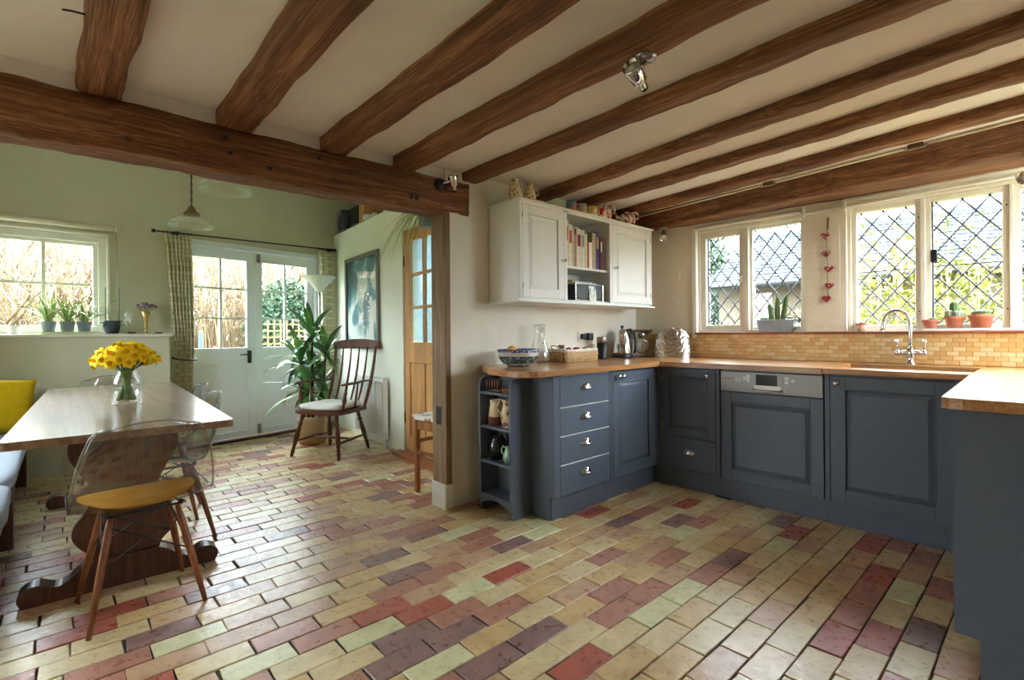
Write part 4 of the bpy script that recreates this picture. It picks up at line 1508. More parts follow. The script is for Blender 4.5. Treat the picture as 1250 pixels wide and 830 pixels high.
# curtains and rod --------------------------------------------------------------------
rod = thing('curtain_rod', 'thin black iron curtain rod above the garden doors', 'curtain rod', XR @ Vector((-.05, -.09, 2.19)), angR)
za = lambda s: 2.166 + (s + 1.055) * .0302
MB(XR).tube([(-1.03, -.085, za(-1.03)), (.93, -.085, za(.93))], .0075, 8).build('rod', 'black_iron', rod)
for s in (-1.045, .90):
    MB(XR).ball((s, -.085, za(s)), .019).build('finial', 'black_iron', rod)
for s in (-.845, .86):
    MB(XR).lathe([(.001, 0), (.028, 0), (.028, .01), (.012, .02), (.010, .07), (.018, .085), (.001, .09)], 12, T(s, -.001, za(s)) @ RX(PI / 2)).build('bracket', 'black_iron', rod)


def curtain(label, xl, xr, ztop, zbot, n, phase, depth=.026, lean=None):
    m = MB(XR)
    def f(u, v):
        z = ztop + (zbot - ztop) * v
        a, b = xl(v), xr(v)
        return (a + (b - a) * u + .004 * math.sin(u * n * 2 * PI), -.085 + depth * math.sin(u * n * 2 * PI + phase + v * 1.1) + .006 * noise.noise(Vector((u * 4, v * 3, phase))), z)
    m.grid(f, n * 10, 30)
    r = thing('curtain', label, 'curtain', XR @ Vector(((xl(0) + xr(0)) / 2, -.085, zbot)), angR, 'curtains at the garden doors')
    m.build('drape', 'fabric_trellis', r, solid=.002)
    for k in range(n + 1):
        s = xl(0) + (xr(0) - xl(0)) * k / n
        MB(XR).tube([(s + .011 * math.cos(t_ * PI / 6) * 0, -.085 + .014 * math.cos(t_ * PI / 6), za(s) + .014 * math.sin(t_ * PI / 6)) for t_ in range(12)], .002, 5, closed=True).build('ring', 'black_iron', r)
    return r


lw = lambda v: -.965 + .02 * v + (.085 * min(1, v / .62) if v < .62 else .085 + .01 * (v - .62))
cu = curtain('cream curtain with green trellis print tied back left of the garden doors', lw, lambda v: -.722 + .022 * math.sin(v * PI) * (1 if v < .6 else .6), 2.150, .04, 7, 0.0)
MB(XR).tube([(-.885, -.13, .93), (-.80, -.135, .915), (-.70, -.13, .915), (-.69, -.085, .92), (-.70, -.05, .93), (-.88, -.045, .94), (-.90, -.085, .94)], .008, 6, closed=True).build('tieback', 'black_iron', cu)
curtain('cream curtain with green trellis print between garden doors and picture wall', lambda v: .690 + .02 * v, lambda v: .915, 2.195, .06, 6, 1.2, .022)

# uplighter lamp ----------------------------------------------------------------------
fl_ = thing('floor_lamp', 'tall uplighter floor lamp with white conical glass bowl', 'lamp', (2.24, 5.74, 0))
MB().lathe([(.001, 0), (.125, 0), (.125, .018), (.02, .03), (.012, .05), (.001, .05)], 24).build('base', 'steel', fl_, local=True)
MB().tube([(0, 0, .03), (0, 0, 1.655)], .0115, 10).build('pole', 'steel', fl_, local=True)
MB().lathe([(.022, 1.645), (.035, 1.665), (.10, 1.735), (.180, 1.822), (.186, 1.832), (.178, 1.828), (.098, 1.742), (.03, 1.675), (.001, 1.67)], 32).build('shade', 'white_ceramic', fl_, local=True)

# dracaena ---------------------------------------------------------------------------
dc = thing('dracaena_plant', 'bushy dracaena with long arching leaves in a woven pot', 'plant', (2.02, 5.40, 0))
MB().lathe([(.001, 0), (.135, 0), (.150, .06), (.156, .16), (.150, .26), (.142, .285), (.132, .285), (.138, .255), (.001, .245)], 28).build('pot', 'basket_weave', dc, local=True)
for (x, y, h) in ((0, 0, 1.14), (.10, -.03, .93), (-.09, 0, .87), (.03, .07, .70), (-.06, -.06, .56), (.09, .02, .58)):
    MB().tube([(x, y, .24), (x * 1.1, y, h * .6), (x * 1.3, y * 1.2, h)], [.016, .014, .012], 8).build('cane', 'bark', dc, local=True)


def leaf_mesh(L, W, droop, mat, fold=.25):
    m = MB()
    def f(u, v):
        w = W * (math.sin(PI * min(1, .08 + v * .92)) ** .75) * (1 - .15 * v)
        s = (u - .5) * 2
        return (s * w, L * v * (1 - .18 * droop * v * v), L * (-.55 * droop * v * v) + abs(s) * w * fold)
    m.grid(f, 2, 9)
    return m.mesh('leaf', mat)


dl = [leaf_mesh(L, W, d_, mt) for L, W, d_, mt in ((.42, .034, .8, 'leaf_green'), (.38, .032, 1.1, 'leaf_dark'), (.46, .035, .5, 'leaf_dark'), (.36, .033, .3, 'leaf_green'), (.32, .031, 1.3, 'leaf_green'))]
rl_ = random.Random(21)
for (cx, cy, cz, n) in ((0, 0, 1.16, 30), (.13, -.04, .96, 26), (-.12, .0, .90, 26), (.04, .09, .74, 24), (-.08, -.08, .60, 24), (.12, .03, .62, 24)):
    for k in range(n):
        az = k * 2.4 + rl_.uniform(-.2, .2)
        el = 1.25 - 1.55 * (k / n) + rl_.uniform(-.1, .1)
        o = bpy.data.objects.new('leaf', dl[rl_.randrange(5)] if el < .9 else dl[(2, 3)[k % 2]])
        COL.objects.link(o)
        o.parent = dc
        s = rl_.uniform(.85, 1.12) * (.62 if -math.sin(az) > .25 else 1)
        o.matrix_local = T(cx, cy, cz - .10 * k / n) @ RZ(az) @ RX(el) @ Matrix.Scale(s, 4)

# windsor armchair ---------------------------------------------------------------------
wd = thing('windsor_armchair', 'brown lath-back farmhouse armchair with turned legs', 'chair', (1.985, 4.79, 0), math.radians(119))
seat = [(-.25, -.21), (-.27, -.05), (-.275, .10), (-.255, .22), (-.18, .255), (0, .262), (.18, .255), (.255, .22), (.275, .10), (.27, -.05), (.25, -.21), (.12, -.235), (-.12, -.235)]
MB().prism(list(reversed(seat)), .405, .44).build('seat', 'chair_wood', wd, local=True, bevel=.010, bseg=3)


def turned(a, b, prof, seg=12):
    a, b = Vector(a), Vector(b)
    q = (b - a).to_track_quat('Z', 'Y').to_matrix().to_4x4()
    L = (b - a).length
    return MB().lathe([(r, t * L) for t, r in prof], seg, T(*a) @ q)


legp = [(0, .013), (.08, .016), (.14, .019), (.18, .014), (.20, .021), (.22, .014), (.30, .019), (.45, .024), (.60, .020), (.72, .015), (.74, .022), (.77, .022), (.79, .015), (.90, .019), (1, .016)]
legs = {}
for sx in (-1, 1):
    for sy, tx, ty, bx, by in ((1, .19, .18, .27, .255), (-1, .17, -.16, .235, -.255)):
        a, b = (sx * bx, by, 0), (sx * tx, ty, .41)
        turned(a, b, legp).build('leg', 'chair_wood', wd, local=True)
        legs[sx, sy] = (Vector(a), Vector(b))
for sx in (-1, 1):
    p, q = legs[sx, 1][0].lerp(legs[sx, 1][1], .36), legs[sx, -1][0].lerp(legs[sx, -1][1], .36)
    turned(p, q, [(0, .008), (.3, .012), (.5, .016), (.7, .012), (1, .008)], 10).build('stretcher', 'chair_wood', wd, local=True)
turned((-.235, 0, .148), (.235, 0, .148), [(0, .008), (.3, .012), (.5, .016), (.7, .012), (1, .008)], 10).build('stretcher', 'chair_wood', wd, local=True)


def bk_pt(x, t):
    return Vector((x * (1 + .10 * t), -.205 - .17 * t - .03 * math.sin(PI * t), .435 + .60 * t))


for sx in (-1, 1):
    pts = [bk_pt(sx * .225, t / 8) for t in range(9)]
    MB().tube(pts, [.019, .020, .021, .021, .020, .019, .018, .017, .016], 8, flat=.75).build('back_post', 'chair_wood', wd, local=True)
for k in range(4):
    x = -.135 + .09 * k
    pts = [bk_pt(x, t / 8) + Vector((0, -.012 * math.sin(PI * t / 8) * 0, 0)) for t in range(9)]
    MB().tube(pts, [.010, .012, .014, .016, .016, .015, .013, .011, .010], 8, flat=.5).build('back_lath', 'chair_wood', wd, local=True)
m = MB()
def crest(u, v):
    x = (u * 2 - 1) * .285
    z = 1.005 + v * (.10 - .035 * abs(u * 2 - 1) ** 2.5)
    y = -.383 - .03 * (1 - (u * 2 - 1) ** 2) - .02 * v
    return (x, y, z)
m.grid(crest, 18, 5)
m.build('crest_rail', 'chair_wood', wd, local=True, solid=.026, bevel=.006)
for sx in (-1, 1):
    arm = [bk_pt(sx * .232, .42) + Vector((0, .0, 0)), Vector((sx * .275, -.12, .695)), Vector((sx * .295, .02, .690)), Vector((sx * .285, .14, .688)), Vector((sx * .265, .20, .683))]
    MB().tube(arm, [.016, .022, .024, .028, .018], 8, flat=.5).build('arm', 'chair_wood', wd, local=True)
    turned((sx * .235, .15, .435), (sx * .275, .135, .682), [(0, .011), (.15, .014), (.25, .011), (.3, .018), (.42, .021), (.6, .013), (.68, .018), (.72, .012), (1, .011)], 10).build('arm_support', 'chair_wood', wd, local=True)
    turned((sx * .245, -.02, .435), (sx * .283, -.02, .688), [(0, .008), (.5, .012), (1, .008)], 8).build('arm_spindle', 'chair_wood', wd, local=True)
o = soft_box(-.225, .225, -.20, .235, .438, .50, puff=.05).build('seat_cushion', 'fabric_white', local=True)
o.location = (1.985, 4.79, 0); o.rotation_euler = (0, 0, math.radians(119))
tag(o, 'off-white linen cushion on the seat of the lath-back armchair', 'cushion')

# picture, radiator ---------------------------------------------------------------------
XDp = XD
pc = thing('framed_picture', 'tall framed print of teal shapes on the side wall', 'picture', XD @ Vector((-1.03, -.02, 1.0)), -PI / 2 + angD)
m = MB(XD); bars_box(m, -1.53, -.53, 1.0, 2.05, -.035, -.002, .045); m.build('frame', 'frame_grey', pc, bevel=.005)
MB(XD).box(-1.49, -.57, -.012, -.004, 1.04, 2.01).build('print', 'art_print', pc)
MB(XD).box(-1.487, -.573, -.018, -.016, 1.043, 2.007).build('glazing', 'window_glass', pc)
rp = thing('radiator', 'white panel radiator with vertical ribs under the picture', 'radiator', XD @ Vector((-.71, -.06, .08)), -PI / 2 + angD)
MB(XD).box(-1.13, -.30, -.075, -.035, .09, .70).build('panel', 'radiator_white', rp, bevel=.006)
for k in range(20):
    s = -1.10 + k * .0405
    MB(XD).prism([(s - .013, -.076), (s - .007, -.092), (s + .007, -.092), (s + .013, -.076)], .12, .67).build('rib', 'radiator_white', rp)
MB(XD).box(-1.13, -.30, -.082, -.028, .70, .712).build('top_grille', 'radiator_white', rp, bevel=.003)
MB(XD).box(-.305, -.298, -.08, -.03, .10, .70).build('side_cover', 'radiator_white', rp)
MB(XD).box(-.285, -.255, -.085, -.045, .095, .165).tube([(-.27, -.065, .10), (-.27, -.065, 0)], .0075, 8).build('valve', 'plastic_white', rp, bevel=.004)
MB(XD).lathe([(.001, 0), (.008, 0), (.007, .006), (.001, .007)], 10, T(-.35, -.086, .665) @ RX(PI / 2)).build('badge', 'pewter', rp)

# stool --------------------------------------------------------------------------------
st_ = thing('wooden_stool', 'square wooden stool with floral seat beside the oak post', 'stool', (2.07, 3.04, 0), .08)
for sx in (-1, 1):
    for sy in (-1, 1):
        MB().prism([(-.016, -.016), (.016, -.016), (.016, .016), (-.016, .016)], 0, .535, xf=T(sx * .125, sy * .125, 0)).build('leg', 'stool_wood', st_, local=True, bevel=.003)
for sy in (-1, 1):
    MB().box(-.125, .125, sy * .125 - .009, sy * .125 + .009, .46, .52).build('rail', 'stool_wood', st_, local=True)
    MB().box(-.125, .125, sy * .125 - .008, sy * .125 + .008, .36, .385).build('stretcher', 'stool_wood', st_, local=True)
for sx in (-1, 1):
    MB().box(sx * .125 - .009, sx * .125 + .009, -.12, .12, .46, .52).build('rail', 'stool_wood', st_, local=True)
    MB().box(sx * .125 - .008, sx * .125 + .008, -.12, .12, .28, .305).build('stretcher', 'stool_wood', st_, local=True)
MB().prism(rrect(.158, .158, .03), .535, .565).build('seat', 'fabric_floral', st_, local=True, bevel=.008, bseg=3)

# pendants ------------------------------------------------------------------------------


def pendant(loc, label):
    r = thing('pendant_lamp', label, 'lamp', loc, 0, 'glass pendant lamps over the table')
    MB().lathe([(.045, .085), (.050, .068), (.062, .062), (.10, .050), (.133, .025), (.142, .008), (.140, .0), (.134, .001), (.137, .008), (.129, .022), (.098, .045), (.058, .057), (.044, .066), (.040, .085)], 36).build('shade', 'shade_glass', r, local=True)
    MB().lathe([(.050, .078), (.052, .086), (.045, .098), (.028, .112), (.020, .135), (.009, .142), (.001, .143)], 20).build('gallery', 'brass_dark', r, local=True)
    MB().lathe([(.001, .008), (.018, .014), (.028, .032), (.024, .052), (.014, .066), (.014, .10), (.001, .10)], 16).build('bulb', 'clear_glass', r, local=True)
    top = 2.95 - loc[2]
    n = 60
    for ph in (0, PI):
        MB().tube([(.0035 * math.cos(i * .9 + ph), .0035 * math.sin(i * .9 + ph), .14 + (top - .14) * i / n) for i in range(n + 1)], .003, 5).build('flex', 'rope_dark', r, local=True)
    MB().lathe([(.05, top - .03), (.05, top - .001), (.001, top - .001)], 18).build('ceiling_rose', 'brass_dark', r, local=True)
    return r


pendant((.690, 4.02, 1.905), 'fluted glass pendant lamp nearer the garden doors')
pendant((.720, 3.24, 1.985), 'fluted glass pendant lamp close behind the great beam')

# recess items --------------------------------------------------------------------------
def at_d(s, y, z): return XD @ Vector((s, y, z))
o = MB().lathe([(.001, 0), (.085, 0), (.09, .01), (.09, .20), (.08, .235), (.05, .262), (.048, .29), (.06, .30), (.06, .315), (.001, .32)], 24).build('milk_churn', 'churn_dark', local=True)
o.location = at_d(-1.88, .11, 2.42); tag(o, 'dark blue-grey milk churn on the recess ledge', 'churn')
ch = thing('storage_trunk', 'black trunk with wooden edge standing on the recess ledge', 'trunk', at_d(-1.55, .22, 2.42), -PI / 2 + angD)
MB().box(-.17, .17, -.12, .12, 0, .30).build('body', 'black', ch, local=True, bevel=.01)
MB().box(.17, .19, -.125, .125, 0, .31).build('end_board', 'pine', ch, local=True, bevel=.004)
o = MB()
for k in range(7):
    o.ball((.05 * math.cos(k), .04 * math.sin(k * 1.7), .06 + .012 * k), .05, 10, 6)
o = o.build('white_ornament', 'feather', local=True)
o.location = at_d(-1.20, .16, 2.41); tag(o, 'bundle of white dried blooms on the recess ledge', 'ornament')
sp_ = thing('string_of_lights', 'thin wire garland draped along the recess ledge', 'garland', at_d(-1.5, .02, 2.42))
rg = random.Random(4)
MB().tube([at_d(-2.0 + .06 * i, .012 + .006 * math.sin(i), 2.425 + rg.uniform(0, .015)) for i in range(20)], .0025, 5).build('wire', 'black_iron', sp_)
for i in range(12):
    MB().ball(at_d(-1.95 + .09 * i, .004, 2.432 + rg.uniform(-.01, .015)), .007, 6, 5).build('bulb', 'pebble_white', sp_)

# spider plants ---------------------------------------------------------------------------
def arching(mb, base, az, L, el, droop, w, n=9):
    """one strap leaf as a folded ribbon"""
    d = Vector((math.cos(az), math.sin(az), 0)); side = Vector((-math.sin(az), math.cos(az), 0))
    pts = []
    for i in range(n + 1):
        t = i / n
        p = Vector(base) + d * (L * t * math.cos(el)) + Vector((0, 0, L * (t * math.sin(el) - droop * t * t)))
        ww = w * (math.sin(PI * min(1, .15 + .85 * t)) ** .6) * (1 - .6 * t * t)
        pts.append((p - side * ww, p - Vector((0, 0, ww * .5)), p + side * ww))
    vs = [q for tri in pts for q in tri]
    fs = []
    for i in range(n):
        for k in (0, 1):
            a = i * 3 + k
            fs.append((a, a + 1, a + 4, a + 3))
    mb.add(vs, fs, True)


hp = thing('hanging_spider_plant', 'pale green spider plant hanging below the beam by the pine door', 'plant', (2.04, 3.14, 1.90))
MB().lathe([(.001, .0), (.06, 0), (.085, .10), (.088, .11), (.08, .11), (.075, .095), (.001, .09)], 20, T(0, 0, .045)).build('pot', 'grey_pot', hp, local=True)
for k in range(3):
    a = k * 2.1
    MB().tube([(.083 * math.cos(a), .083 * math.sin(a), .15), (.02 * math.cos(a), .02 * math.sin(a), .5), (0, 0, 1.05)], .002, 5).build('cord', 'rope', hp, local=True)
rh = random.Random(2)
for k in range(40):
    mb = MB(); a = k * 2.4
    arching(mb, (.05 * math.cos(a), .05 * math.sin(a), .14), a, rh.uniform(.26, .42), rh.uniform(.2, .9), rh.uniform(1.0, 1.7), .008)
    mb.build('leaf', 'leaf_pale', hp, local=True)

# ------------------------------------------------------------------ small things in the kitchen
def lathe_thing(name, prof, mat, loc, label, cat, seg=24, group=None, **kw):
    o = MB().lathe(prof, seg, **kw).build(name, mat, local=True)
    o.location = loc
    XF[o.name] = T(*loc)
    return tag(o, label, cat, group)


def handle_pts(x0, z0, z1, bulge, n=9):
    return [(x0 + bulge * math.sin(PI * i / n), 0, z0 + (z1 - z0) * i / n) for i in range(n + 1)]


# spotlights -------------------------------------------------------------------------
def spotlight(loc, base_rot, head_off, head_dir, label, dark_base=False):
    r = thing('spotlight', label, 'lamp', loc, 0, 'chrome spotlights')
    B = base_rot
    MB(B).lathe([(.001, 0), (.040, 0), (.042, .006), (.036, .016), (.012, .022), (.001, .023)], 24).build('base', 'black_iron' if dark_base else 'pewter', r, local=True)
    h = Vector(head_off)
    d = Vector(head_dir).normalized()
    q = d.to_track_quat('Z', 'Y').to_matrix().to_4x4()
    MB().tube([B @ Vector((0, 0, .015)), (B @ Vector((0, 0, .05))).lerp(h, .4), h], .008, 8).build('arm', 'chrome', r, local=True)
    hd = MB(T(*h) @ q).lathe([(.001, -.062), (.016, -.062), (.017, -.035), (.027, -.030), (.033, .02), (.036, .045), (.033, .045), (.029, .022), (.001, .020)], 24).build('head', 'chrome', r, local=True)
    MB(T(*h) @ q).lathe([(.001, .024), (.028, .026), (.028, .033), (.001, .036)], 20).build('bulb', 'glass_dial', hd, local=True)
    MB(T(*h) @ q).lathe([(.001, -.075), (.013, -.075), (.014, -.062), (.001, -.061)], 14).build('cap', 'black', hd, local=True)
    return r


spotlight((1.582, 1.0, 2.155), RX(PI), (-.035, .015, -.075), (-.75, -.1, .30), 'chrome spotlight fixed under the fourth joist')
spotlight((1.83, 2.682, 2.115), RX(PI / 2), (.07, -.05, .03), (-.25, -.15, 1.0), 'chrome spotlight on a black disc at the end of the great beam', True)
spotlight((4.0, 2.36, 2.078), RX(PI), (-.01, -.01, -.07), (-.55, -.35, -.6), 'chrome spotlight under the wall plate in the corner')
spotlight((3.80, .07, 2.058), RX(PI), (-.02, .02, -.10), (-.8, .4, -.35), 'chrome spotlight under the wall plate above the sink window')

# socket and switch --------------------------------------------------------------------
so = thing('plug_socket', 'white double socket with black adaptor plugged in', 'socket', (3.29, 2.698, 1.075))
MB().box(3.215, 3.362, 2.689, 2.699, 1.075, 1.162).build('plate', 'plastic_white', so, bevel=.004)
MB().box(3.232, 3.285, 2.655, 2.690, 1.098, 1.142).build('plug', 'black', so, bevel=.006)
MB().box(3.292, 3.345, 2.635, 2.690, 1.088, 1.148).build('adaptor', 'black', so, bevel=.008)
MB().tube([(3.318, 2.645, 1.09), (3.318, 2.635, 1.05), (3.33, 2.645, .99), (3.35, 2.66, .95), (3.40, 2.66, .937)], .0035, 6).build('cable', 'plastic_white', so)
sw = thing('light_switch', 'cream triple light switch beside the small leaded window', 'switch', (4.066, 2.29, 1.60))
MB().box(4.058, 4.069, 2.235, 2.345, 1.598, 1.694).build('plate', 'cream_plate', sw, bevel=.004)
for y in (2.262, 2.29, 2.318):
    MB().box(4.052, 4.060, y - .006, y + .006, 1.634, 1.660).build('rocker', 'cream_plate', sw, bevel=.002)

# worktop --------------------------------------------------------------------------------
bw = thing('patterned_bowl', 'blue and white patterned pottery bowl on the oak worktop', 'bowl', (2.285, 2.44, ZW))
MB().lathe([(.001, 0), (.072, 0), (.075, .006), (.105, .022), (.130, .055), (.140, .09), (.143, .112), (.139, .114), (.134, .09), (.124, .057), (.10, .028), (.001, .018)], 40).build('bowl', 'pottery_blue', bw, local=True)
o = MB().ball((0, 0, .05), (.05, .035, .055)).build('bread_roll', 'bread', local=True)
o.location = (2.235, 2.50, ZW + .045); o.rotation_euler = (.4, .5, .3); tag(o, 'crusty bread roll in the patterned bowl', 'bread')

gj = thing('glass_jug', 'tall clear glass jug between bowl and basket', 'jug', (2.63, 2.575, ZW), .35)
MB().lathe([(.001, .003), (.070, .003), (.078, .015), (.080, .045), (.072, .09), (.050, .15), (.036, .20), (.034, .235), (.044, .275), (.047, .282), (.043, .276), (.031, .235), (.033, .20), (.047, .15), (.069, .09), (.077, .045), (.074, .018), (.001, .010)], 32).build('body', 'clear_glass', gj, local=True)
MB().tube([(.036, 0, .225), (.06, 0, .262), (.088, 0, .255), (.096, 0, .215), (.085, 0, .165), (.058, 0, .14)], .006, 8).build('handle', 'clear_glass_dense', gj, local=True)
MB().tube([(.0445 * math.cos(2 * PI * i / 28), .0445 * math.sin(2 * PI * i / 28), .279) for i in range(28)], .0022, 6, closed=True).build('rim', 'clear_glass_dense', gj, local=True)

bk_ = thing('wicker_basket', 'rectangular wicker basket with white cloth lining', 'basket', (2.96, 2.53, ZW), -.05)
hx, hy = .165, .085
for k in range(5):
    z = .008 + k * .0165
    g = 1 + .05 * k / 5
    n = 26
    per = []
    for i in range(n): per.append((-hx + 2 * hx * i / n, -hy))
    for i in range(n // 2): per.append((hx, -hy + 2 * hy * i / (n // 2)))
    for i in range(n): per.append((hx - 2 * hx * i / n, hy))
    for i in range(n // 2): per.append((-hx, hy - 2 * hy * i / (n // 2)))
    MB().tube([(x * g + .004 * math.copysign(1, x) * ((i + k) % 2) * (abs(x) > hx * .99), y * g + .004 * math.copysign(1, y) * ((i + k) % 2) * (abs(y) > hy * .99), z) for i, (x, y) in enumerate(per)], .0085, 6, closed=True).build('weave', 'wicker', bk_, local=True)
for i in range(17):
    x = -hx + 2 * hx * i / 16
    for s in (-1, 1):
        MB().tube([(x, s * (hy + .008), 0), (x, s * (hy * 1.05 + .008), .088)], .0048, 5).build('stake', 'wicker_pale', bk_, local=True)
for s in (-1, 1):
    for j in range(5):
        y = -hy + 2 * hy * j / 4
        MB().tube([(s * (hx + .008), y, 0), (s * (hx * 1.05 + .008), y, .088)], .0048, 5).build('stake', 'wicker_pale', bk_, local=True)
    MB().tube([(s * (hx + .01), -.05, .085), (s * (hx + .045), -.03, .12), (s * (hx + .05), 0, .125), (s * (hx + .045), .03, .12), (s * (hx + .01), .05, .085)], .005, 6).build('handle', 'wicker', bk_, local=True)
lin = MB()
def lf_(u, v):
    a = 2 * PI * u
    c_, s_ = math.cos(a), math.sin(a)
    k = 1 / max(abs(c_), abs(s_))
    k = min(k, 1.35)
    zz = [.02, .075, .096, .098, .078][min(4, int(v * 4.999))]
    rr = [.75, .93, 1.02, 1.12, 1.14][min(4, int(v * 4.999))]
    return (hx * c_ * k * rr, hy * s_ * k * rr, zz + .004 * noise.noise(Vector((u * 20, v * 2, 0))))
lin.grid(lf_, 48, 4)
lin.build('lining', 'cloth_white', bk_, local=True)
MB().box(-hx, hx, -hy, hy, 0, .012).build('bottom', 'wicker', bk_, local=True)
rp_ = random.Random(6)
for k in range(6):
    a_ = MB().ball((0, 0, .018), (.024, .020, .018), 10, 7).build('radish', 'burgundy', local=True)
    a_.location = (2.90 + .032 * k, 2.53 + .03 * math.sin(k * 2.2), ZW + .072)
    tag(a_, 'small dark red packet lying in the wicker basket', 'packet', 'red packets in the wicker basket')
    a_.name = 'red_packet'
jr = thing('spice_jar', 'small glass jar with brown lid standing in the wicker basket', 'jar', (2.845, 2.555, ZW + .04))
MB().lathe([(.001, 0), (.028, 0), (.030, .01), (.030, .05), (.022, .062), (.001, .062)], 18).build('body', 'grey_pot', jr, local=True)
MB().lathe([(.024, .060), (.025, .062), (.025, .085), (.020, .088), (.001, .088)], 18).build('lid', 'rope', jr, local=True)

cn = thing('coffee_grinder', 'slim black canister with brushed steel lid beside the kettle', 'canister', (3.375, 2.575, ZW))
MB().lathe([(.001, 0), (.044, 0), (.046, .006), (.045, .02), (.042, .03), (.042, .135), (.001, .136)], 26).build('body', 'black', cn, local=True)
MB().lathe([(.043, .134), (.043, .175), (.039, .184), (.001, .186)], 26).build('lid', 'steel', cn, local=True)

kt = thing('kettle', 'polished steel domed kettle with black knob and base', 'kettle', (3.655, 2.565, ZW), 0.0)
MB().lathe([(.001, 0), (.092, 0), (.094, .006), (.090, .022), (.088, .034), (.001, .034)], 30).build('base', 'black', kt, local=True)
MB().lathe([(.085, .032), (.086, .05), (.080, .10), (.070, .15), (.054, .20), (.038, .232), (.026, .246), (.001, .250)], 32).build('body', 'chrome', kt, local=True)
MB().lathe([(.001, .246), (.006, .248), (.006, .256), (.013, .262), (.014, .272), (.008, .281), (.001, .282)], 14).build('lid_knob', 'black', kt, local=True)
MB(RZ(PI + .7)).add([(.066, -.014, .165), (.066, .014, .165), (.10, .008, .208), (.10, -.008, .208), (.050, -.020, .205), (.050, .020, .205)], [(0, 1, 2, 3), (4, 3, 2, 5), (0, 3, 4), (1, 5, 2)]).build('spout', 'chrome', kt, local=True, solid=.002)
MB(RZ(-.65)).tube([(.035, 0, .240), (.075, 0, .245), (.105, 0, .215), (.118, 0, .15), (.118, 0, .08), (.105, 0, .035)], [.008, .011, .013, .013, .012, .010], 8).build('handle', 'black', kt, local=True)


def lettering(name, txt, size, M4, mat, parent, depth=.0004):
    cu_ = bpy.data.curves.new(name, 'FONT')
    cu_.body = txt; cu_.size = size; cu_.extrude = depth; cu_.align_x = 'CENTER'; cu_.align_y = 'CENTER'; cu_.resolution_u = 2
    tmp = bpy.data.objects.new(name, cu_)
    COL.objects.link(tmp)
    bpy.context.view_layer.update()
    me = bpy.data.meshes.new_from_object(tmp.evaluated_get(bpy.context.evaluated_depsgraph_get()))
    bpy.data.objects.remove(tmp)
    me.transform(M4)
    me.materials.clear(); me.materials.append(MAT[mat])
    o = bpy.data.objects.new(name, me)
    COL.objects.link(o)
    o.parent = parent
    return o


# vertical maker's mark on the kettle and the mark on the dishwasher
d_ = math.atan2(-2.565, -3.655) + .25
lettering('lettering', 'Dualit', .030, RZ(d_) @ T(.0765, 0, .118) @ RY(-.19) @ RY(PI / 2) @ RZ(PI / 2) @ RZ(-PI / 2) @ RZ(PI), 'black', kt)
lettering('lettering', 'BOSCH', .018, T(3.3612 - 3.7, 1.500 - 1.25, .835) @ RZ(-PI / 2) @ RX(PI / 2), 'black_iron', dw)

ks = thing('kitchen_scales', 'retro chrome kitchen scales with round dial and steel pan', 'scales', (3.905, 2.545, ZW), -.62 - .15)
m = MB()
m.prism([(-.085, .0), (.085, 0), (.090, .02), (.078, .14), (.066, .165), (-.066, .165), (-.078, .14), (-.090, .02)], -.055, .055, xf=XZ)
m.build('body', 'enamel_beige', ks, local=True, bevel=.010, bseg=3)
MB().box(-.092, .092, -.062, .062, 0, .022).build('foot', 'pewter', ks, local=True, bevel=.006)
MB(T(0, -.056, .095) @ RX(PI / 2)).lathe([(.001, 0), (.064, 0), (.066, .006), (.062, .012), (.001, .012)], 32).build('bezel', 'chrome', ks, local=True)
dl_ = MB(T(0, -.0685, .095) @ RX(PI / 2)).lathe([(.001, 0), (.058, 0), (.058, .001), (.001, .001)], 32).build('dial', 'glass_dial', ks, local=True)
MB(T(0, -.0705, .095)).prism([(-.004, -.012), (.004, -.012), (.0015, .046), (-.0015, .046)], -.0005, .0005, xf=XZ).build('pointer', 'black', ks, local=True)
for k in range(12):
    a = k * PI / 6
    MB(T(.050 * math.sin(a), -.0702, .095 + .050 * math.cos(a))).box(-.002, .002, -.0004, .0004, -.002, .002).build('tick', 'black', ks, local=True)
MB().lathe([(.001, .163), (.016, .163), (.014, .185), (.07, .192), (.075, .196), (.001, .196)], 20).build('platform', 'chrome', ks, local=True)
MB().lathe([(.001, .197), (.055, .197), (.095, .215), (.116, .243), (.118, .245), (.113, .243), (.092, .220), (.053, .202), (.001, .201)], 32).build('pan', 'chrome', ks, local=True)

fo = thing('foil_cosy', 'rounded silver foil wrapped dome standing against the mosaic tiles', 'cosy', (3.925, 2.235, ZW + .001), -1.05)
m = MB()
def fd(u, v):
    a = 2 * PI * u; b = PI / 2 * v
    cx_, sx_ = math.cos(a), math.sin(a)
    r = math.cos(b) ** .45
    p = Vector((.150 * r * math.copysign(abs(cx_) ** .8, cx_), .075 * r * math.copysign(abs(sx_) ** .8, sx_), .245 * math.sin(b) ** .9))
    d = abs(noise.noise(p * 30)) * .045 + abs(noise.noise(p * 75)) * .022
    return p * (1.03 - d)
m.grid(fd, 120, 48, smooth=False)
m.build('wrapper', 'foil', fo, local=True)
MB().lathe([(.001, .238), (.012, .240), (.014, .252), (.006, .262), (.001, .263)], 12).build('top_knot', 'foil', fo, local=True)

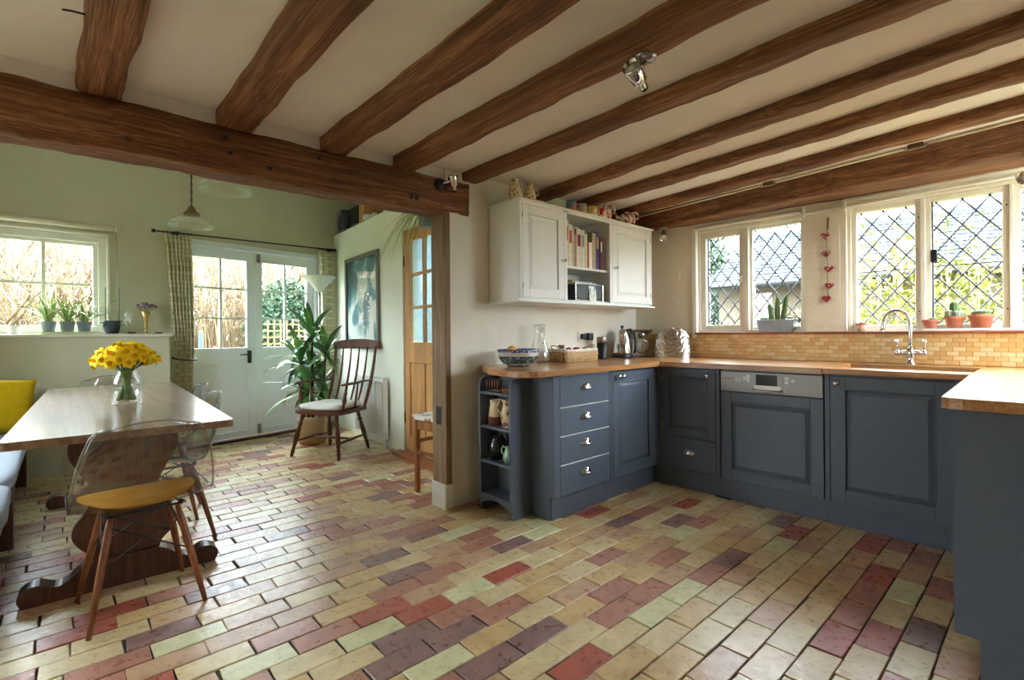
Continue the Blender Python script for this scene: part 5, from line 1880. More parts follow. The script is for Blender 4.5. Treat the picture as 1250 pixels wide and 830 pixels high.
# things in and on the wall cabinet ---------------------------------------------------------
books = [  # thickness, height, cover, label
    (.017, .335, S(70, 40, 50), 'tall dark plum cookbook at the cabinet side'),
    (.030, .340, S(222, 208, 180), 'tall cream cookbook with speckled spine'),
    (.026, .315, S(226, 222, 206), 'white cookbook with floral spine'),
    (.014, .300, S(206, 178, 150), 'thin buff paperback among the tall cookbooks'),
    (.016, .245, S(150, 140, 126), 'slim grey-brown book between buff and cream books'),
    (.040, .292, S(228, 212, 194), 'thick cream cookbook with pink lettering bands'),
    (.026, .290, S(206, 214, 214), 'pale blue-white cookbook next to the thick cream one'),
    (.020, .265, S(214, 204, 150), 'pale olive book with bleached spine'),
    (.010, .205, S(186, 46, 48), 'thin bright red book on the shelf'),
    (.028, .205, S(234, 230, 218), 'short white book beside the thin red one'),
    (.030, .285, S(176, 158, 126), 'fawn hardback leaning beside the purple book'),
    (.028, .300, S(76, 60, 120), 'purple hardback with pale blue head'),
    (.020, .262, S(126, 66, 62), 'maroon patterned book near the open cabinet end'),
    (.018, .258, S(120, 104, 96), 'grey-brown book, last on the shelf'),
]
bx_ = 2.728
for i, (t, h, c_, lab) in enumerate(books):
    nm = 'cover_%d' % i
    plain(nm, c_, .6, vary=.12, scale=40)
    t = t * 1.42
    dp = .19 if h > .24 else .16
    r = thing('book', lab, 'book', (bx_ + t / 2, 2.43 + dp / 2, 1.644), 0, 'books in the white wall cabinet')
    m = MB().box(-t / 2, -t / 2 + .002, -dp / 2, dp / 2, 0, h).box(t / 2 - .002, t / 2, -dp / 2, dp / 2, 0, h).box(-t / 2, t / 2, -dp / 2 - .002, -dp / 2 + .001, 0, h)
    m.build('cover', nm, r, local=True, bevel=.001)
    MB().box(-t / 2 + .0022, t / 2 - .0022, -dp / 2 + .001, dp / 2 - .004, .003, h - .004).build('pages', 'book_page', r, local=True)
    if i in (1, 2, 5, 6, 11, 12):
        MB().box(-t * .3, t * .3, -dp / 2 - .0028, -dp / 2 - .0021, h * .55, h * .85).build('spine_label', ('burgundy', 'red', 'terracotta', 'grey_pot', 'x', 'x', 'feather', 'straw')[(0, 1, 0, 3, 7, 6)[(1, 2, 5, 6, 11, 12).index(i)]], r, local=True)
    bx_ += t + .0025
    if i == 11: bx_ += .012
ra = thing('table_radio', 'black tabletop radio with silver surround on the lower shelf', 'radio', (3.02, 2.47, 1.3925))
MB().box(-.165, .165, -.055, .055, .006, .128).build('body', 'black', ra, local=True, bevel=.012, bseg=3)
m = MB(); bars_box(m, -.168, .168, .002, .132, -.060, -.052, .007); m.build('surround', 'chrome', ra, local=True, bevel=.002)
MB().tube([(-.15, 0, .125), (-.15, 0, .150), (.15, 0, .150), (.15, 0, .125)], .004, 6).build('handle', 'chrome', ra, local=True)
cdp = thing('greeting_card', 'small white card with blue drawing propped against the radio', 'card', (3.05, 2.405, 1.3925))
MB(RX(-.08)).box(-.042, .042, -.001, .001, 0, .118).build('card', 'art_card', cdp, local=True)
for k, (x, lab) in enumerate(((2.80, 'small glass spice jar behind the radio, by the cabinet side'), (2.885, 'small glass spice jar behind the radio, next to the photo frame'))):
    r = thing('glass_jar', lab, 'jar', (x, 2.60, 1.3925))
    MB().lathe([(.001, 0), (.030, 0), (.031, .006), (.031, .145), (.026, .155), (.001, .156)], 18).build('body', 'clear_glass_dense', r, local=True)
    MB().lathe([(.028, .154), (.029, .156), (.029, .178), (.001, .180)], 18).build('lid', 'steel', r, local=True)
pf = thing('photo_frame', 'small gilt photo frame at the back of the lower shelf', 'frame', (3.06, 2.64, 1.3925))
m = MB(RX(-.1)); bars_box(m, -.075, .075, 0, .19, -.006, .006, .014); m.build('frame', 'brass', pf, local=True)
MB(RX(-.1)).box(-.062, .062, -.001, .004, .013, .178).build('photo', 'straw', pf, local=True)

ZT = 2.048
def pitcher(name, label, loc, rz, H, R_, mat, cat='jug', prof=None, handle=True, spout=False, group=None):
    r = thing(name, label, cat, loc, rz, group)
    prof = prof or [(.55, 0), (.72, .05), (.95, .25), (1.0, .40), (.90, .60), (.66, .76), (.58, .85), (.62, .97), (.66, 1.0), (.58, .98), (.52, .85), (.60, .75), (.84, .60), (.92, .40), (.001, .08)]
    MB().lathe([(.001, 0)] + [(a * R_ if a > .01 else .001, b * H) for a, b in prof], 26).build('body', mat, r, local=True)
    if handle:
        MB().tube([(R_ * .58, 0, H * .88), (R_ * 1.15, 0, H * .98), (R_ * 1.55, 0, H * .80), (R_ * 1.5, 0, H * .58), (R_ * .95, 0, H * .46)], R_ * .13, 8).build('handle', mat, r, local=True)
    if spout:
        MB().tube([(-R_ * .75, 0, H * .30), (-R_ * 1.25, 0, H * .45), (-R_ * 1.45, 0, H * .68), (-R_ * 1.75, 0, H * .82)], [R_ * .30, R_ * .2, R_ * .14, R_ * .12], 8).build('spout', mat, r, local=True)
    return r


pitcher('pottery_jug', 'cream speckled pottery jug at the cabinet corner', (2.315, 2.49, ZT), -.35, .158, .045, 'pottery_speck')
pitcher('pottery_jug', 'shorter speckled pottery jug beside the corner jug', (2.455, 2.49, ZT), -.35, .145, .046, 'pottery_speck')
mugp = [(.90, 0), (.95, .04), (1.0, .3), (.98, 1.0), (.90, .99), (.90, .12), (.001, .08)]
def mug(label, x, mat, rz=-.4):
    r = thing('mug', label, 'mug', (x, 2.425, ZT), rz, 'mugs on the wall cabinet')
    MB().lathe([(.001, 0)] + [(a * .039 if a > .01 else .001, b * .078) for a, b in mugp], 22).build('body', mat, r, local=True)
    MB().tube([(.037, 0, .064), (.058, 0, .066), (.066, 0, .044), (.056, 0, .022), (.036, 0, .016)], .0055, 7).build('handle', mat, r, local=True)
mug('mug with blue and orange spots on the wall cabinet', 2.825, 'mug_blue')
mug('sage green mug with pink spots on the wall cabinet', 2.945, 'mug_green')
mug('yellow mug with pale spots on the wall cabinet', 3.068, 'mug_yellow')
mug('red and white mug in front of the tall teapot', 3.185, 'mug_red')
tpp = [(.60, 0), (.68, .03), (.95, .25), (1.0, .45), (.85, .68), (.5, .80), (.45, .83), (.30, .90), (.12, .93), (.10, .96), (.14, 1.0), (.001, 1.02)]
pitcher('teapot', 'tall red and white transfer-printed teapot among the mugs', (3.325, 2.49, ZT), -.5, .155, .055, 'pottery_red', 'teapot', tpp, True, False)
pitcher('teapot', 'squat red and white teapot with curved spout at the cabinet end', (3.58, 2.455, ZT), -.35, .135, .075, 'pottery_red', 'teapot', tpp, True, True)
o = MB().tube([(0, 0, .006), (.03, .01, .008), (.06, 0, .012), (.075, -.01, .016)], [.008, .012, .010, .004], 8).build('dried_twig', 'black', local=True)
o.location = (2.275, 2.62, ZT); tag(o, 'short dark twig on the wall cabinet corner', 'twig')

# things on the little shelf unit --------------------------------------------------------
tr2 = thing('toast_rack', 'copper wire toast rack on the upper shelf', 'rack', (2.105, 2.475, SHZ[0]), PI / 2)
MB().tube([(-.06, -.022, .006), (.06, -.022, .006), (.06, .022, .006), (-.06, .022, .006)], .003, 6, closed=True).build('base', 'copper', tr2, local=True)
for k in range(5):
    x = -.055 + .0275 * k
    MB().tube([(x, -.022, .006), (x, -.020, .07), (x, 0, .085), (x, .020, .07), (x, .022, .006)], .0025, 6).build('loop', 'copper', tr2, local=True)
lathe_thing('terracotta_dish', [(.001, 0), (.042, 0), (.055, .026), (.058, .028), (.053, .026), (.040, .006), (.001, .006)], 'terracotta', (2.11, 2.335, SHZ[0]), 'shallow terracotta dish beside the toast rack', 'dish')
pitcher('stoneware_jug', 'brown and cream stoneware jug on the second shelf', (2.115, 2.475, SHZ[1]), 1.2, .165, .052, 'pottery_brown', prof=[(.85, 0), (.95, .05), (1.0, .25), (.86, .6), (.74, .85), (.78, 1.0), (.70, .99), (.66, .85), (.001, .1)])
pitcher('floral_jug', 'cream jug painted with fruit on the second shelf', (2.105, 2.345, SHZ[1]), 1.9, .178, .048, 'pottery_fruit', prof=[(.70, 0), (.78, .05), (1.0, .35), (.98, .5), (.74, .74), (.66, .84), (.86, 1.0), (.78, .99), (.58, .84), (.001, .1)])
pitcher('black_jug', 'black glazed pottery jug with loop handle on the third shelf', (2.115, 2.47, SHZ[2]), -1.4, .165, .060, 'black_gloss')
pitcher('green_jug', 'small celadon green jug on the third shelf', (2.10, 2.335, SHZ[2]), 1.7, .105, .040, 'celadon')

# sill ---------------------------------------------------------------------------------------
ZS = 1.1435
tg = thing('galvanised_trough', 'galvanised metal planter trough with cactus on the window sill', 'planter', (4.115, 1.455, ZS))
m = MB()
m.add([(-.045, -.115, 0), (.045, -.115, 0), (.045, .115, 0), (-.045, .115, 0), (-.058, -.135, .092), (.058, -.135, .092), (.058, .135, .092), (-.058, .135, .092)],
      [(0, 1, 5, 4), (1, 2, 6, 5), (2, 3, 7, 6), (3, 0, 4, 7), (3, 2, 1, 0)])
m.build('trough', 'galvanised', tg, local=True, solid=.002)
MB().tube([(-.058, -.135, .092), (.058, -.135, .092), (.058, .135, .092), (-.058, .135, .092)], .004, 6, closed=True).build('rim', 'galvanised', tg, local=True)
MB().box(-.050, .050, -.124, .124, .06, .078).build('soil', 'soil', tg, local=True)
def ribbed(m, base, top, r, ribs=8, n=9, seg=32):
    base, top = Vector(base), Vector(top)
    q = (top - base).to_track_quat('Z', 'Y').to_matrix().to_4x4()
    L = (top - base).length
    vs, fs = [], []
    for i in range(n + 1):
        t = i / n
        rr = r * (1 - (max(0, t - .75) / .25) ** 2.2 * .95) * (.88 + .12 * min(1, t * 4))
        for k in range(seg):
            a = 2 * PI * k / seg
            f = rr * (1 + .13 * math.cos(ribs * a))
            vs.append((f * math.cos(a), f * math.sin(a), t * L))
    for i in range(n):
        for k in range(seg):
            a, b = i * seg + k, i * seg + (k + 1) % seg
            fs.append((a, b, b + seg, a + seg))
    fs.append(tuple(range(n * seg, (n + 1) * seg)))
    return m.add(vs, fs, True, T(*base) @ q)
cc = thing('column_cactus', 'three-fingered green column cactus in the metal trough', 'cactus', (4.115, 1.455, ZS + .078))
for y0_, y1_, h_ in ((.035, .058, .150), (0, -.004, .205), (-.035, -.072, .215)):
    ribbed(MB(), (0, y0_, -.01), (.0, y1_, h_), .017, 7).build('column', 'cactus', cc, local=True)
for y_, lab in ((.095, 'small round cactus at the corner end of the trough'), (-.098, 'small round cactus at the sink end of the trough')):
    o = ribbed(MB(), (0, 0, 0), (0, 0, .045), .026, 9).build('round_cactus', 'cactus_grey', local=True)
    o.location = (4.115, 1.455 + y_, ZS + .074); tag(o, lab, 'cactus', 'small cacti in the trough')

bv = thing('bud_vase', 'tiny clear glass bud vase on the window sill', 'vase', (4.10, 1.088, ZS))
MB().lathe([(.001, .002), (.020, .002), (.022, .012), (.021, .038), (.013, .052), (.014, .070), (.012, .070), (.011, .052), (.019, .037), (.020, .012), (.001, .006)], 20).build('bottle', 'clear_glass_dense', bv, local=True)
rs = thing('red_sprig', 'sprig of curling red leaves in the bud vase', 'flower', (4.10, 1.088, ZS + .01))
MB().tube([(0, 0, 0), (0, .002, .08), (0, .008, .16), (0, .012, .20)], .0022, 6).build('stem', 'burgundy', rs, local=True)
rr_ = random.Random(9)
for k, (y_, z_, ax, L) in enumerate(((.0, .09, -.4, .05), (.004, .11, .5, .05), (.006, .14, 2.6, .05), (.006, .15, .2, .06), (.01, .17, 2.9, .07), (.012, .19, .3, .075), (.012, .2, 2.4, .05), (.0, .10, 2.8, .045))):
    mb = MB(); arching(mb, (0, y_, z_), PI / 2 + (0 if ax < 1.5 else PI) * 1.0, L * 1.1, .8, .9, .007, 7)
    mb.build('leaf', 'red' if k % 2 else 'burgundy', rs, local=True)

hg = thing('heart_garland', 'string of small red and white fabric hearts hanging between the windows', 'garland', (4.062, 1.10, 1.34))
MB().tube([(4.060, 1.092, 1.95), (4.060, 1.092, 1.87), (4.060, 1.10, 1.80), (4.060, 1.098, 1.62), (4.060, 1.095, 1.36)], .0022, 6).build('string', 'rope', hg)
MB().tube([(4.058, 1.090, 1.955), (4.058, 1.094, 1.87)], .007, 7).build('raffia_tie', 'rope', hg)
def heart(cy, cz, s, k):
    pts = []
    for i in range(22):
        t = 2 * PI * i / 22
        pts.append((s * 16 * math.sin(t) ** 3 / 16, s * (13 * math.cos(t) - 5 * math.cos(2 * t) - 2 * math.cos(3 * t) - math.cos(4 * t)) / 16))
    m = MB(T(4.056, cy, cz) @ RZ(-PI / 2) @ RX(k))
    m.prism(pts, -.007, .007, xf=RX(PI / 2))
    m.build('heart', 'fabric_heart', hg, bevel=.004, bseg=2)
for cy, cz, k in ((1.108, 1.827, .1), (1.106, 1.700, -.1), (1.088, 1.590, .1), (1.086, 1.470, 0), (1.104, 1.378, .1)):
    heart(cy, cz, .027, k)

pp_ = thing('painted_pot', 'small white painted pot with terracotta rim and spots', 'pot', (4.105, .905, ZS))
MB().lathe([(.001, 0), (.024, 0), (.030, .036), (.033, .038), (.033, .056), (.029, .056), (.027, .040), (.001, .040)], 22).build('pot', 'pot_painted', pp_, local=True)
ribbed(MB(), (0, 0, .040), (0, 0, .066), .016, 8).build('plant', 'cactus', pp_, local=True)
MB().lathe([(.0335, .040), (.034, .042), (.034, .054), (.0335, .056)], 22).build('rim_band', 'terracotta', pp_, local=True)

ty = tag(MB().prism(rrect(.048, .165, .02), ZS, ZS + .014, xf=T(4.112, .415, 0)).build('pot_tray', 'white_ceramic', bevel=.004), 'cream ceramic tray under three terracotta pots', 'tray')
def tpot(label, y, r, h):
    t = thing('terracotta_pot', label, 'pot', (4.112, y, ZS + .0145), 0, 'terracotta pots on the window sill')
    MB().lathe([(.001, 0), (r * .70, 0), (r * .92, h * .74), (r, h * .76), (r * 1.03, h), (r * .92, h), (r * .90, h * .8), (.001, h * .78)], 26).build('pot', 'terracotta', t, local=True)
    MB().lathe([(.001, h * .78), (r * .88, h * .79), (r * .6, h * .90), (.001, h * .93)], 20).build('gravel', 'pebble_white', t, local=True)
    return t
ZP = ZS + .0145
tpot('small terracotta pot of pale gravel on the sill tray', .540, .042, .056)
tpot('middle terracotta pot holding a clustered cactus', .425, .048, .074)
tpot('widest terracotta pot holding a low spiny cactus', .303, .060, .082)
o = ribbed(MB(), (0, 0, 0), (0, 0, .022), .016, 8).build('small_cactus', 'cactus_grey', local=True)
o.location = (4.112, .525, ZP + .048); tag(o, 'tiny grey cactus in the small gravel pot', 'cactus')
kc = thing('clustered_cactus', 'grey-green clustered cactus with one tall head', 'cactus', (4.112, .425, ZP + .06))
for (dx, dy, h, r) in ((0, 0, .11, .021), (-.018, .022, .055, .019), (-.022, -.012, .050, .020), (.012, -.028, .055, .017), (.015, .028, .06, .016), (-.005, -.035, .045, .014)):
    ribbed(MB(), (dx, dy, 0), (dx, dy, h), r, 9).build('stem', 'cactus_grey' if h < .1 else 'cactus', kc, local=True)
lc = thing('spiny_cactus', 'low domed spiny cactus in the widest pot', 'cactus', (4.112, .303, ZP + .068))
ribbed(MB(), (0, 0, -.005), (0, 0, .042), .038, 12).build('dome', 'cactus', lc, local=True)
for k in range(60):
    a, e = k * 2.4, .3 + 1.2 * (k / 60)
    d = Vector((math.cos(a) * math.cos(e), math.sin(a) * math.cos(e), math.sin(e)))
    p = Vector((d.x * .038, d.y * .038, d.z * .036))
    MB().tube([p, p + d * .012], [.0010, .0003], 4).build('spine', 'straw', lc, local=True)

# ledge below the dining window ------------------------------------------------------------
ZL = 1.1785
lathe_thing('white_pot', [(.001, 0), (.038, 0), (.044, .07), (.045, .075), (.040, .075), (.036, .01), (.001, .01)], 'white_ceramic', (-.262, 5.78, ZL), 'plain white pot on the dining window ledge', 'pot')
tag(MB().prism(rrect(.175, .06, .02), ZL, ZL + .02, xf=T(.065, 5.78, 0)).build('plant_tray', 'tray_green', bevel=.004), 'pale green tray under the spider plants', 'tray')
for k, (x, lab, sz) in enumerate(((-.055, 'spider plant with long arching leaves toward the white pot', 1.0), (.065, 'dense upright spider plant between its two neighbours', 1.05), (.175, 'smaller spider plant next to the orchid pot', .85))):
    r = thing('spider_plant', lab, 'plant', (x, 5.775, ZL + .021), 0, 'spider plants on the ledge')
    MB().lathe([(.001, 0), (.040, 0), (.050, .075), (.053, .078), (.053, .088), (.046, .088), (.001, .078)], 20).build('pot', 'grey_pot', r, local=True)
    rq = random.Random(30 + k)
    for j in range(30):
        mb = MB(); a = j * 2.4
        yy = math.sin(a)
        arching(mb, (.015 * math.cos(a), .015 * yy, .085), a if abs(yy) < .75 or yy < 0 else -a, rq.uniform(.32, .56) * sz, rq.uniform(.6, 1.35), rq.uniform(.40, .70), .0068, 11)
        mb.build('leaf', 'leaf_pale' if j % 3 else 'leaf_green', r, local=True)
oc = thing('orchid', 'orchid with broad leaves and canes in a dark grey pot', 'plant', (.365, 5.775, ZL))
MB().lathe([(.001, 0), (.048, 0), (.060, .05), (.064, .10), (.066, .118), (.060, .118), (.056, .10), (.001, .095)], 24).build('pot', 'dark_pot', oc, local=True)
for k, (a, L, e) in enumerate(((3.3, .12, .5), (.4, .14, .7), (2.6, .10, .9), (5.6, .11, .3), (3.9, .10, .2))):
    mb = MB(); arching(mb, (0, 0, .095), a, L, e, .55, .026, 7); mb.build('leaf', 'leaf_green' if k % 2 else 'leaf_dark', oc, local=True)
for x, h in ((-.045, .42), (.052, .42)):
    MB().tube([(x, 0, .09), (x, 0, h)], .003, 6).build('cane', 'dark_pot', oc, local=True)
MB().tube([(0, 0, .10), (-.03, 0, .22), (-.02, 0, .27), (.03, -.01, .30), (.06, -.01, .33)], .0028, 6).build('flower_stem', 'leaf_green', oc, local=True)
for k, (dx, dz) in enumerate(((.09, .20), (.115, .17), (.085, .15))):
    mb = MB()
    for j in range(4): arching(mb, (dx, -.02, dz - .02), .3 + j * .25, .075, .9 - .5 * j, .3, .010, 6)
    mb.build('bloom', 'feather', oc, local=True)
bz = thing('brass_trumpet_vase', 'slender brass trumpet vase on the ledge end', 'vase', (.617, 5.775, ZL))
MB().lathe([(.001, 0), (.030, 0), (.030, .006), (.010, .014), (.008, .05), (.018, .056), (.018, .062), (.010, .068), (.014, .10), (.022, .16), (.034, .205), (.032, .205), (.018, .155), (.001, .14)], 22).build('body', 'brass', bz, local=True)
df = thing('dried_flowers', 'dried purple statice and straw stalks in the brass vase', 'flower', (.617, 5.775, ZL + .145))
rz_ = random.Random(12)
for k in range(16):
    a = k * 2.4; rr = .085 * math.sqrt(k / 16)
    p = Vector((rr * math.cos(a), rr * .6 * math.sin(a), .11 + .05 * rz_.random() - .3 * rr))
    MB().tube([(0, 0, 0), p * .5 + Vector((0, 0, .02)), p], .0012, 4).build('stalk', 'stem', df, local=True)
    MB().ball(p, (.014, .012, .014), 7, 5).build('bloom', 'purple' if k % 4 else 'straw', df, local=True)
for k in range(5):
    mb = MB(); arching(mb, (.02, 0, .10), -.2 + .1 * k, .18, .5 - .22 * k, .25, .0022, 7); mb.build('straw_blade', 'straw', df, local=True)
for x, lab in ((.506, 'small flat dark blue dish beside the orchid'), (.712, 'small flat dark blue dish by the curtain')):
    lathe_thing('blue_dish', [(.001, 0), (.026, 0), (.032, .012), (.028, .014), (.001, .010)], 'churn_dark', (x, 5.76, ZL), lab, 'dish', 18)

# ------------------------------------------------------------------ the garden outside
gr = MB()
gr.grid(lambda u, v: (-40 + 80 * u, 6.3 + 40 * v, -.12 + .9 * max(0, v - .1) + .12 * noise.noise(Vector((u * 30, v * 16, 0)))), 60, 40)
gr.grid(lambda u, v: (4.31 + 40 * u, -30 + 36.3 * v, -.15 + .10 * noise.noise(Vector((u * 20, v * 16, 4)))), 30, 30)
gr.grid(lambda u, v: (-40 + 44.3 * u, -40 + 38.2 * v, -.15), 4, 4)
gr.grid(lambda u, v: (-40 + 38.2 * u, -1.8 + 8.1 * v, -.15), 4, 4)
o = gr.build('ground', 'grass', keep=True)
tag(o, 'rough winter grass of the garden outside', 'ground', kind='structure')


def bare_tree(loc, h, seed, label, spread=.5, mats=('bark', 'twig'), levels=4):
    r = random.Random(seed)
    t = thing('bare_tree', label, 'tree', loc, 0, 'bare garden trees')
    trunk, tw = MB(), MB()

    def grow(p, d, L, rad, lev):
        n = 4
        pts, rr = [p], [rad]
        q = p.copy()
        dd = d.copy()
        for i in range(n):
            dd = (dd + Vector((r.uniform(-.2, .2), r.uniform(-.2, .2), r.uniform(-.06, .14)))).normalized()
            q = q + dd * L / n
            pts.append(q.copy()); rr.append(rad * (1 - .5 * (i + 1) / n))
        (trunk if lev <= 1 else tw).tube(pts, rr, 5 if lev < 2 else 3, cap=False)
        if lev >= levels: return
        for k in range(4 if lev else 6):
            f = r.uniform(.35, 1)
            i = min(n - 1, int(f * n))
            b = pts[i].lerp(pts[i + 1], f * n - i)
            a = r.uniform(0, 2 * PI)
            nd = (dd * r.uniform(.4, .9) + Vector((math.cos(a) * spread * 1.3, math.sin(a) * spread * 1.3, r.uniform(-.1, .55)))).normalized()
            grow(b, nd, L * r.uniform(.5, .72), rr[i] * .55, lev + 1)

    grow(Vector((0, 0, -.1)), Vector((r.uniform(-.1, .1), r.uniform(-.1, .1), 1)).normalized(), h * .45, h * .018, 0)
    trunk.build('trunk', mats[0], t, local=True)
    o_ = tw.build('twigs', mats[1], t, local=True)
    o_['kind'] = 'stuff'
    return t


TREES = [(-2.6, 10.5, 4.6, 'bare tree leaning beyond the far end of the dining window'), (-1.5, 12.4, 5.4, 'tall bare tree behind the dining window panes'),
         (-.7, 10.0, 3.8, 'low spreading bare tree outside the dining window'), (.35, 11.3, 5.0, 'bare tree seen beside the curtain'),
         (1.1, 13.5, 5.6, 'slender bare tree behind the first glazed door'), (1.9, 10.8, 4.2, 'bare tree outside the first glazed door'),
         (2.7, 13.0, 5.5, 'bare tree in the gap between both doors'), (3.7, 11.6, 4.4, 'bare tree behind the garden fence panel'),
         (5.2, 14.0, 5.6, 'far bare tree beyond the fence panel'), (-4.2, 13.5, 5.5, 'far bare tree beyond the dining window corner')]
for i, (x, y, h, lab) in enumerate(TREES):
    bare_tree((x, y, .1), h, 40 + i, lab, .55, levels=4)

# thicket of upright stems along the bank
rk = random.Random(17)
th = MB()
for k in range(4800):
    x = rk.uniform(-7, 8); y = rk.uniform(9.9, 13.5)
    h = rk.uniform(.8, 2.0) if rk.random() < .55 else rk.uniform(2.0, 4.4)
    lean = Vector((rk.uniform(-.5, .5), rk.uniform(-.4, .4), 0))
    p0 = Vector((x, y, -.1)); p1 = p0 + Vector((0, 0, h * .5)) + lean * h * .2; p2 = p0 + Vector((0, 0, h)) + lean * h * .7
    th.tube([p0, p1, p2], [.016, .012, .005], 3, cap=False)
    for j in range(2):
        f = rk.uniform(.3, .9)
        b = p1.lerp(p2, f)
        th.tube([b, b + Vector((rk.uniform(-.35, .35), rk.uniform(-.3, .3), rk.uniform(.0, .45))) * (h * .35)], [.009, .004], 3, cap=False)
o = th.build('thicket', 'brush', keep=True)
tag(o, 'pale brown thicket of bare stems along the garden bank', 'thicket', kind='stuff')


def leafy(name, label, loc, rx, ry, rz, n, L, W, mat, seed, stem_mat='bark', upright=.3, cat='shrub', group=None):
    r = random.Random(seed)
    t = thing(name, label, cat, loc, 0, group)
    m, s = MB(), MB()
    for k in range(n):
        a, e, q = r.uniform(0, 2 * PI), math.asin(r.uniform(-.2, 1)), r.uniform(.35, 1) ** .5
        p = Vector((rx * q * math.cos(a) * math.cos(e), ry * q * math.sin(a) * math.cos(e), rz * (.42 + .58 * q * math.sin(e))))
        d = Vector((r.uniform(-1, 1), r.uniform(-1, 1), r.uniform(-.8, .8) + upright)).normalized()
        sd = d.orthogonal().normalized() * W
        sd.rotate(Matrix.Rotation(r.uniform(0, PI), 3, d))
        l_ = L * r.uniform(.6, 1.2)
        m.add([p, p + d * l_ * .5 + sd, p + d * l_, p + d * l_ * .5 - sd], [(0, 1, 2, 3)])
    for k in range(9):
        a = r.uniform(0, 2 * PI); q = r.uniform(.1, .6)
        s.tube([(0, 0, -.1), (rx * q * .5 * math.cos(a), ry * q * .5 * math.sin(a), rz * .4), (rx * q * math.cos(a), ry * q * math.sin(a), rz * .85)], [.03, .02, .008], 5)
    s.build('stems', stem_mat, t, local=True)
    o_ = m.build('foliage', mat, t, local=True); o_['kind'] = 'stuff'
    return t


leafy('evergreen_shrub', 'dark evergreen shrub outside the second glazed door', (3.25, 9.75, 0), .8, .5, 2.2, 5000, .10, .03, 'evergreen', 3)
leafy('evergreen_tree', 'dark evergreen tree beyond the shed seen through the small leaded window', (9.6, 5.1, 0), .9, .9, 3.7, 7000, .12, .03, 'evergreen', 5, cat='tree')

# lattice fence panel
fn = thing('lattice_fence', 'pale wooden trellis fence panel outside the garden doors', 'fence', (3.15, 9.2, 0), .15)
for k in range(14):
    MB().box(-.72 + k * .11, -.695 + k * .11, -.006, .006, .05, 1.42).build('upright_slat', 'fence_wood', fn, local=True)
for k in range(12):
    MB().box(-.75, .76, .006, .018, .10 + k * .112, .125 + k * .112).build('cross_slat', 'fence_wood', fn, local=True)
for x in (-.78, .78):
    MB().box(x - .035, x + .035, -.035, .035, 0, 1.55).build('post', 'fence_wood', fn, local=True)
o = MB().lathe([(.001, 0), (.025, 0), (.025, 1.25), (.02, 1.27), (.001, 1.275)], 10).build('garden_post', 'teal_post', local=True)
o.location = (1.45, 7.9, -.05); tag(o, 'thin teal garden post outside the first glazed door', 'post')

# outbuilding with slate roof beyond the kitchen windows
sh = thing('slate_outbuilding', 'low outbuilding with pale slate roof beyond the kitchen windows', 'building', (8.2, -.5, 0))
MB().box(7.1, 10.0, -5.0, 3.30, -.1, 1.86).build('wall', 'shed_wood', sh)
e0, e1 = Vector((6.88, 0, 1.80)), Vector((8.35, 0, 2.62))
sl = (e1 - e0)
n_c = 15
cour = MB()
rs_ = random.Random(14)
nrm = Vector((-sl.z, 0, sl.x)).normalized()
for r_ in range(n_c):
    a = e0 + sl * (r_ / n_c) + nrm * .012
    b = e0 + sl * ((r_ + 1.25) / n_c) + nrm * .0
    y = -5.1 + (.14 if r_ % 2 else 0)
    while y < 3.4:
        w = .27
        j = rs_.uniform(0, .006)
        y1 = min(y + w - .008, 3.42)
        cour.add([(a.x, y, a.z + j + .012), (a.x, y1, a.z + j + .012), (b.x, y1, b.z), (b.x, y, b.z), (a.x, y, a.z + j), (a.x, y1, a.z + j)], [(0, 3, 2, 1), (0, 1, 5, 4)])
        y += w
o = cour.build('slates', 'slate', sh); o['kind'] = 'stuff'
MB().add([tuple(e0 + Vector((0, -5.1, 0))), tuple(e0 + Vector((0, 3.42, 0))), tuple(e1 + Vector((0, 3.42, 0))), tuple(e1 + Vector((0, -5.1, 0))), (9.9, -5.1, 1.8), (9.9, 3.42, 1.8)],
         [(0, 1, 2, 3), (3, 2, 5, 4)]).build('roof_deck', 'slate', sh)
MB().tube([(8.35, -5.1, 2.64), (8.35, 3.42, 2.64)], .06, 8).build('ridge', 'slate', sh)
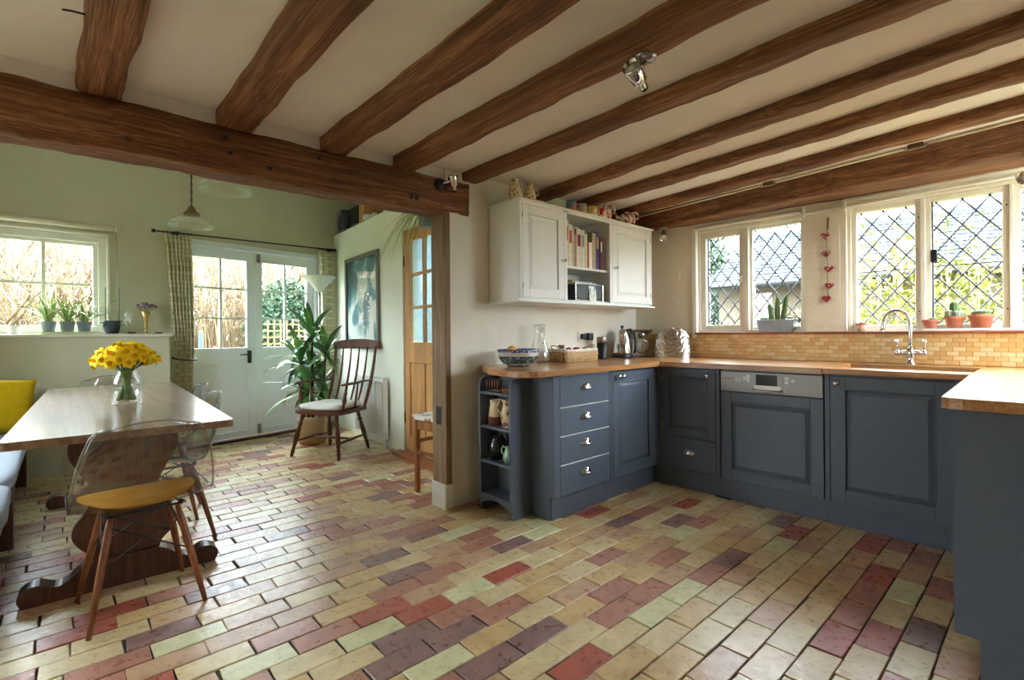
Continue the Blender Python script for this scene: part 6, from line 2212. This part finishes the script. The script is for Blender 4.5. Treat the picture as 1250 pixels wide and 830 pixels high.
MB().tube([(6.84, -5.1, 1.77), (6.84, 3.4, 1.77)], .05, 8).build('gutter', 'black_iron', sh)


def bamboo(loc, h, n, seed, label, spread=.45):
    r = random.Random(seed)
    t = thing('bamboo_clump', label, 'bamboo', loc, 0, 'bamboo outside the sink window')
    lv = MB()
    for k in range(n):
        x, y = r.uniform(-spread, spread), r.uniform(-spread, spread)
        hh = h * r.uniform(.7, 1.05)
        top = Vector((x * 1.5 + r.uniform(-.2, .2), y * 1.5 + r.uniform(-.2, .2), hh))
        p0 = Vector((x, y, -.1))
        pm = p0.lerp(top, .5) + Vector((r.uniform(-.05, .05), r.uniform(-.05, .05), .05))
        MB().tube([p0, pm, top], [.011, .009, .003], 6).build('cane', 'bamboo_cane', t, local=True)
        for j in range(70):
            f = r.uniform(.18, 1)
            p = (p0.lerp(pm, f * 2) if f < .5 else pm.lerp(top, f * 2 - 1)) + Vector((r.gauss(0, .09), r.gauss(0, .09), r.gauss(0, .03)))
            d = Vector((r.uniform(-1, 1), r.uniform(-1, 1), r.uniform(-.9, .4))).normalized()
            sd = d.orthogonal().normalized() * .011
            sd.rotate(Matrix.Rotation(r.uniform(0, PI), 3, d))
            L = r.uniform(.08, .16)
            lv.add([p, p + d * L * .35 + sd, p + d * L, p + d * L * .35 - sd], [(0, 1, 2, 3)])
    o_ = lv.build('foliage', 'bamboo_leaf', t, local=True); o_['kind'] = 'stuff'


bamboo((5.75, 1.02, 0), 2.15, 34, 1, 'tall yellow-green bamboo outside the sink window light nearest the corner', .36)
bamboo((5.75, .42, 0), 1.75, 30, 2, 'shorter yellow-green bamboo outside the middle sink window light', .36)
bamboo((5.65, -.15, 0), 1.9, 30, 3, 'yellow-green bamboo behind the terracotta pots', .36)
bare_tree((6.2, 1.55, -.1), 1.9, 91, 'small twiggy shrub outside the small leaded window', .9, ('bark', 'brush'), 4)
leafy('hedge_shrub', 'low yellow-brown hedge shrub below the slate eaves', (6.35, 2.3, -.1), .45, .9, 1.55, 2600, .07, .02, 'brush', 8)
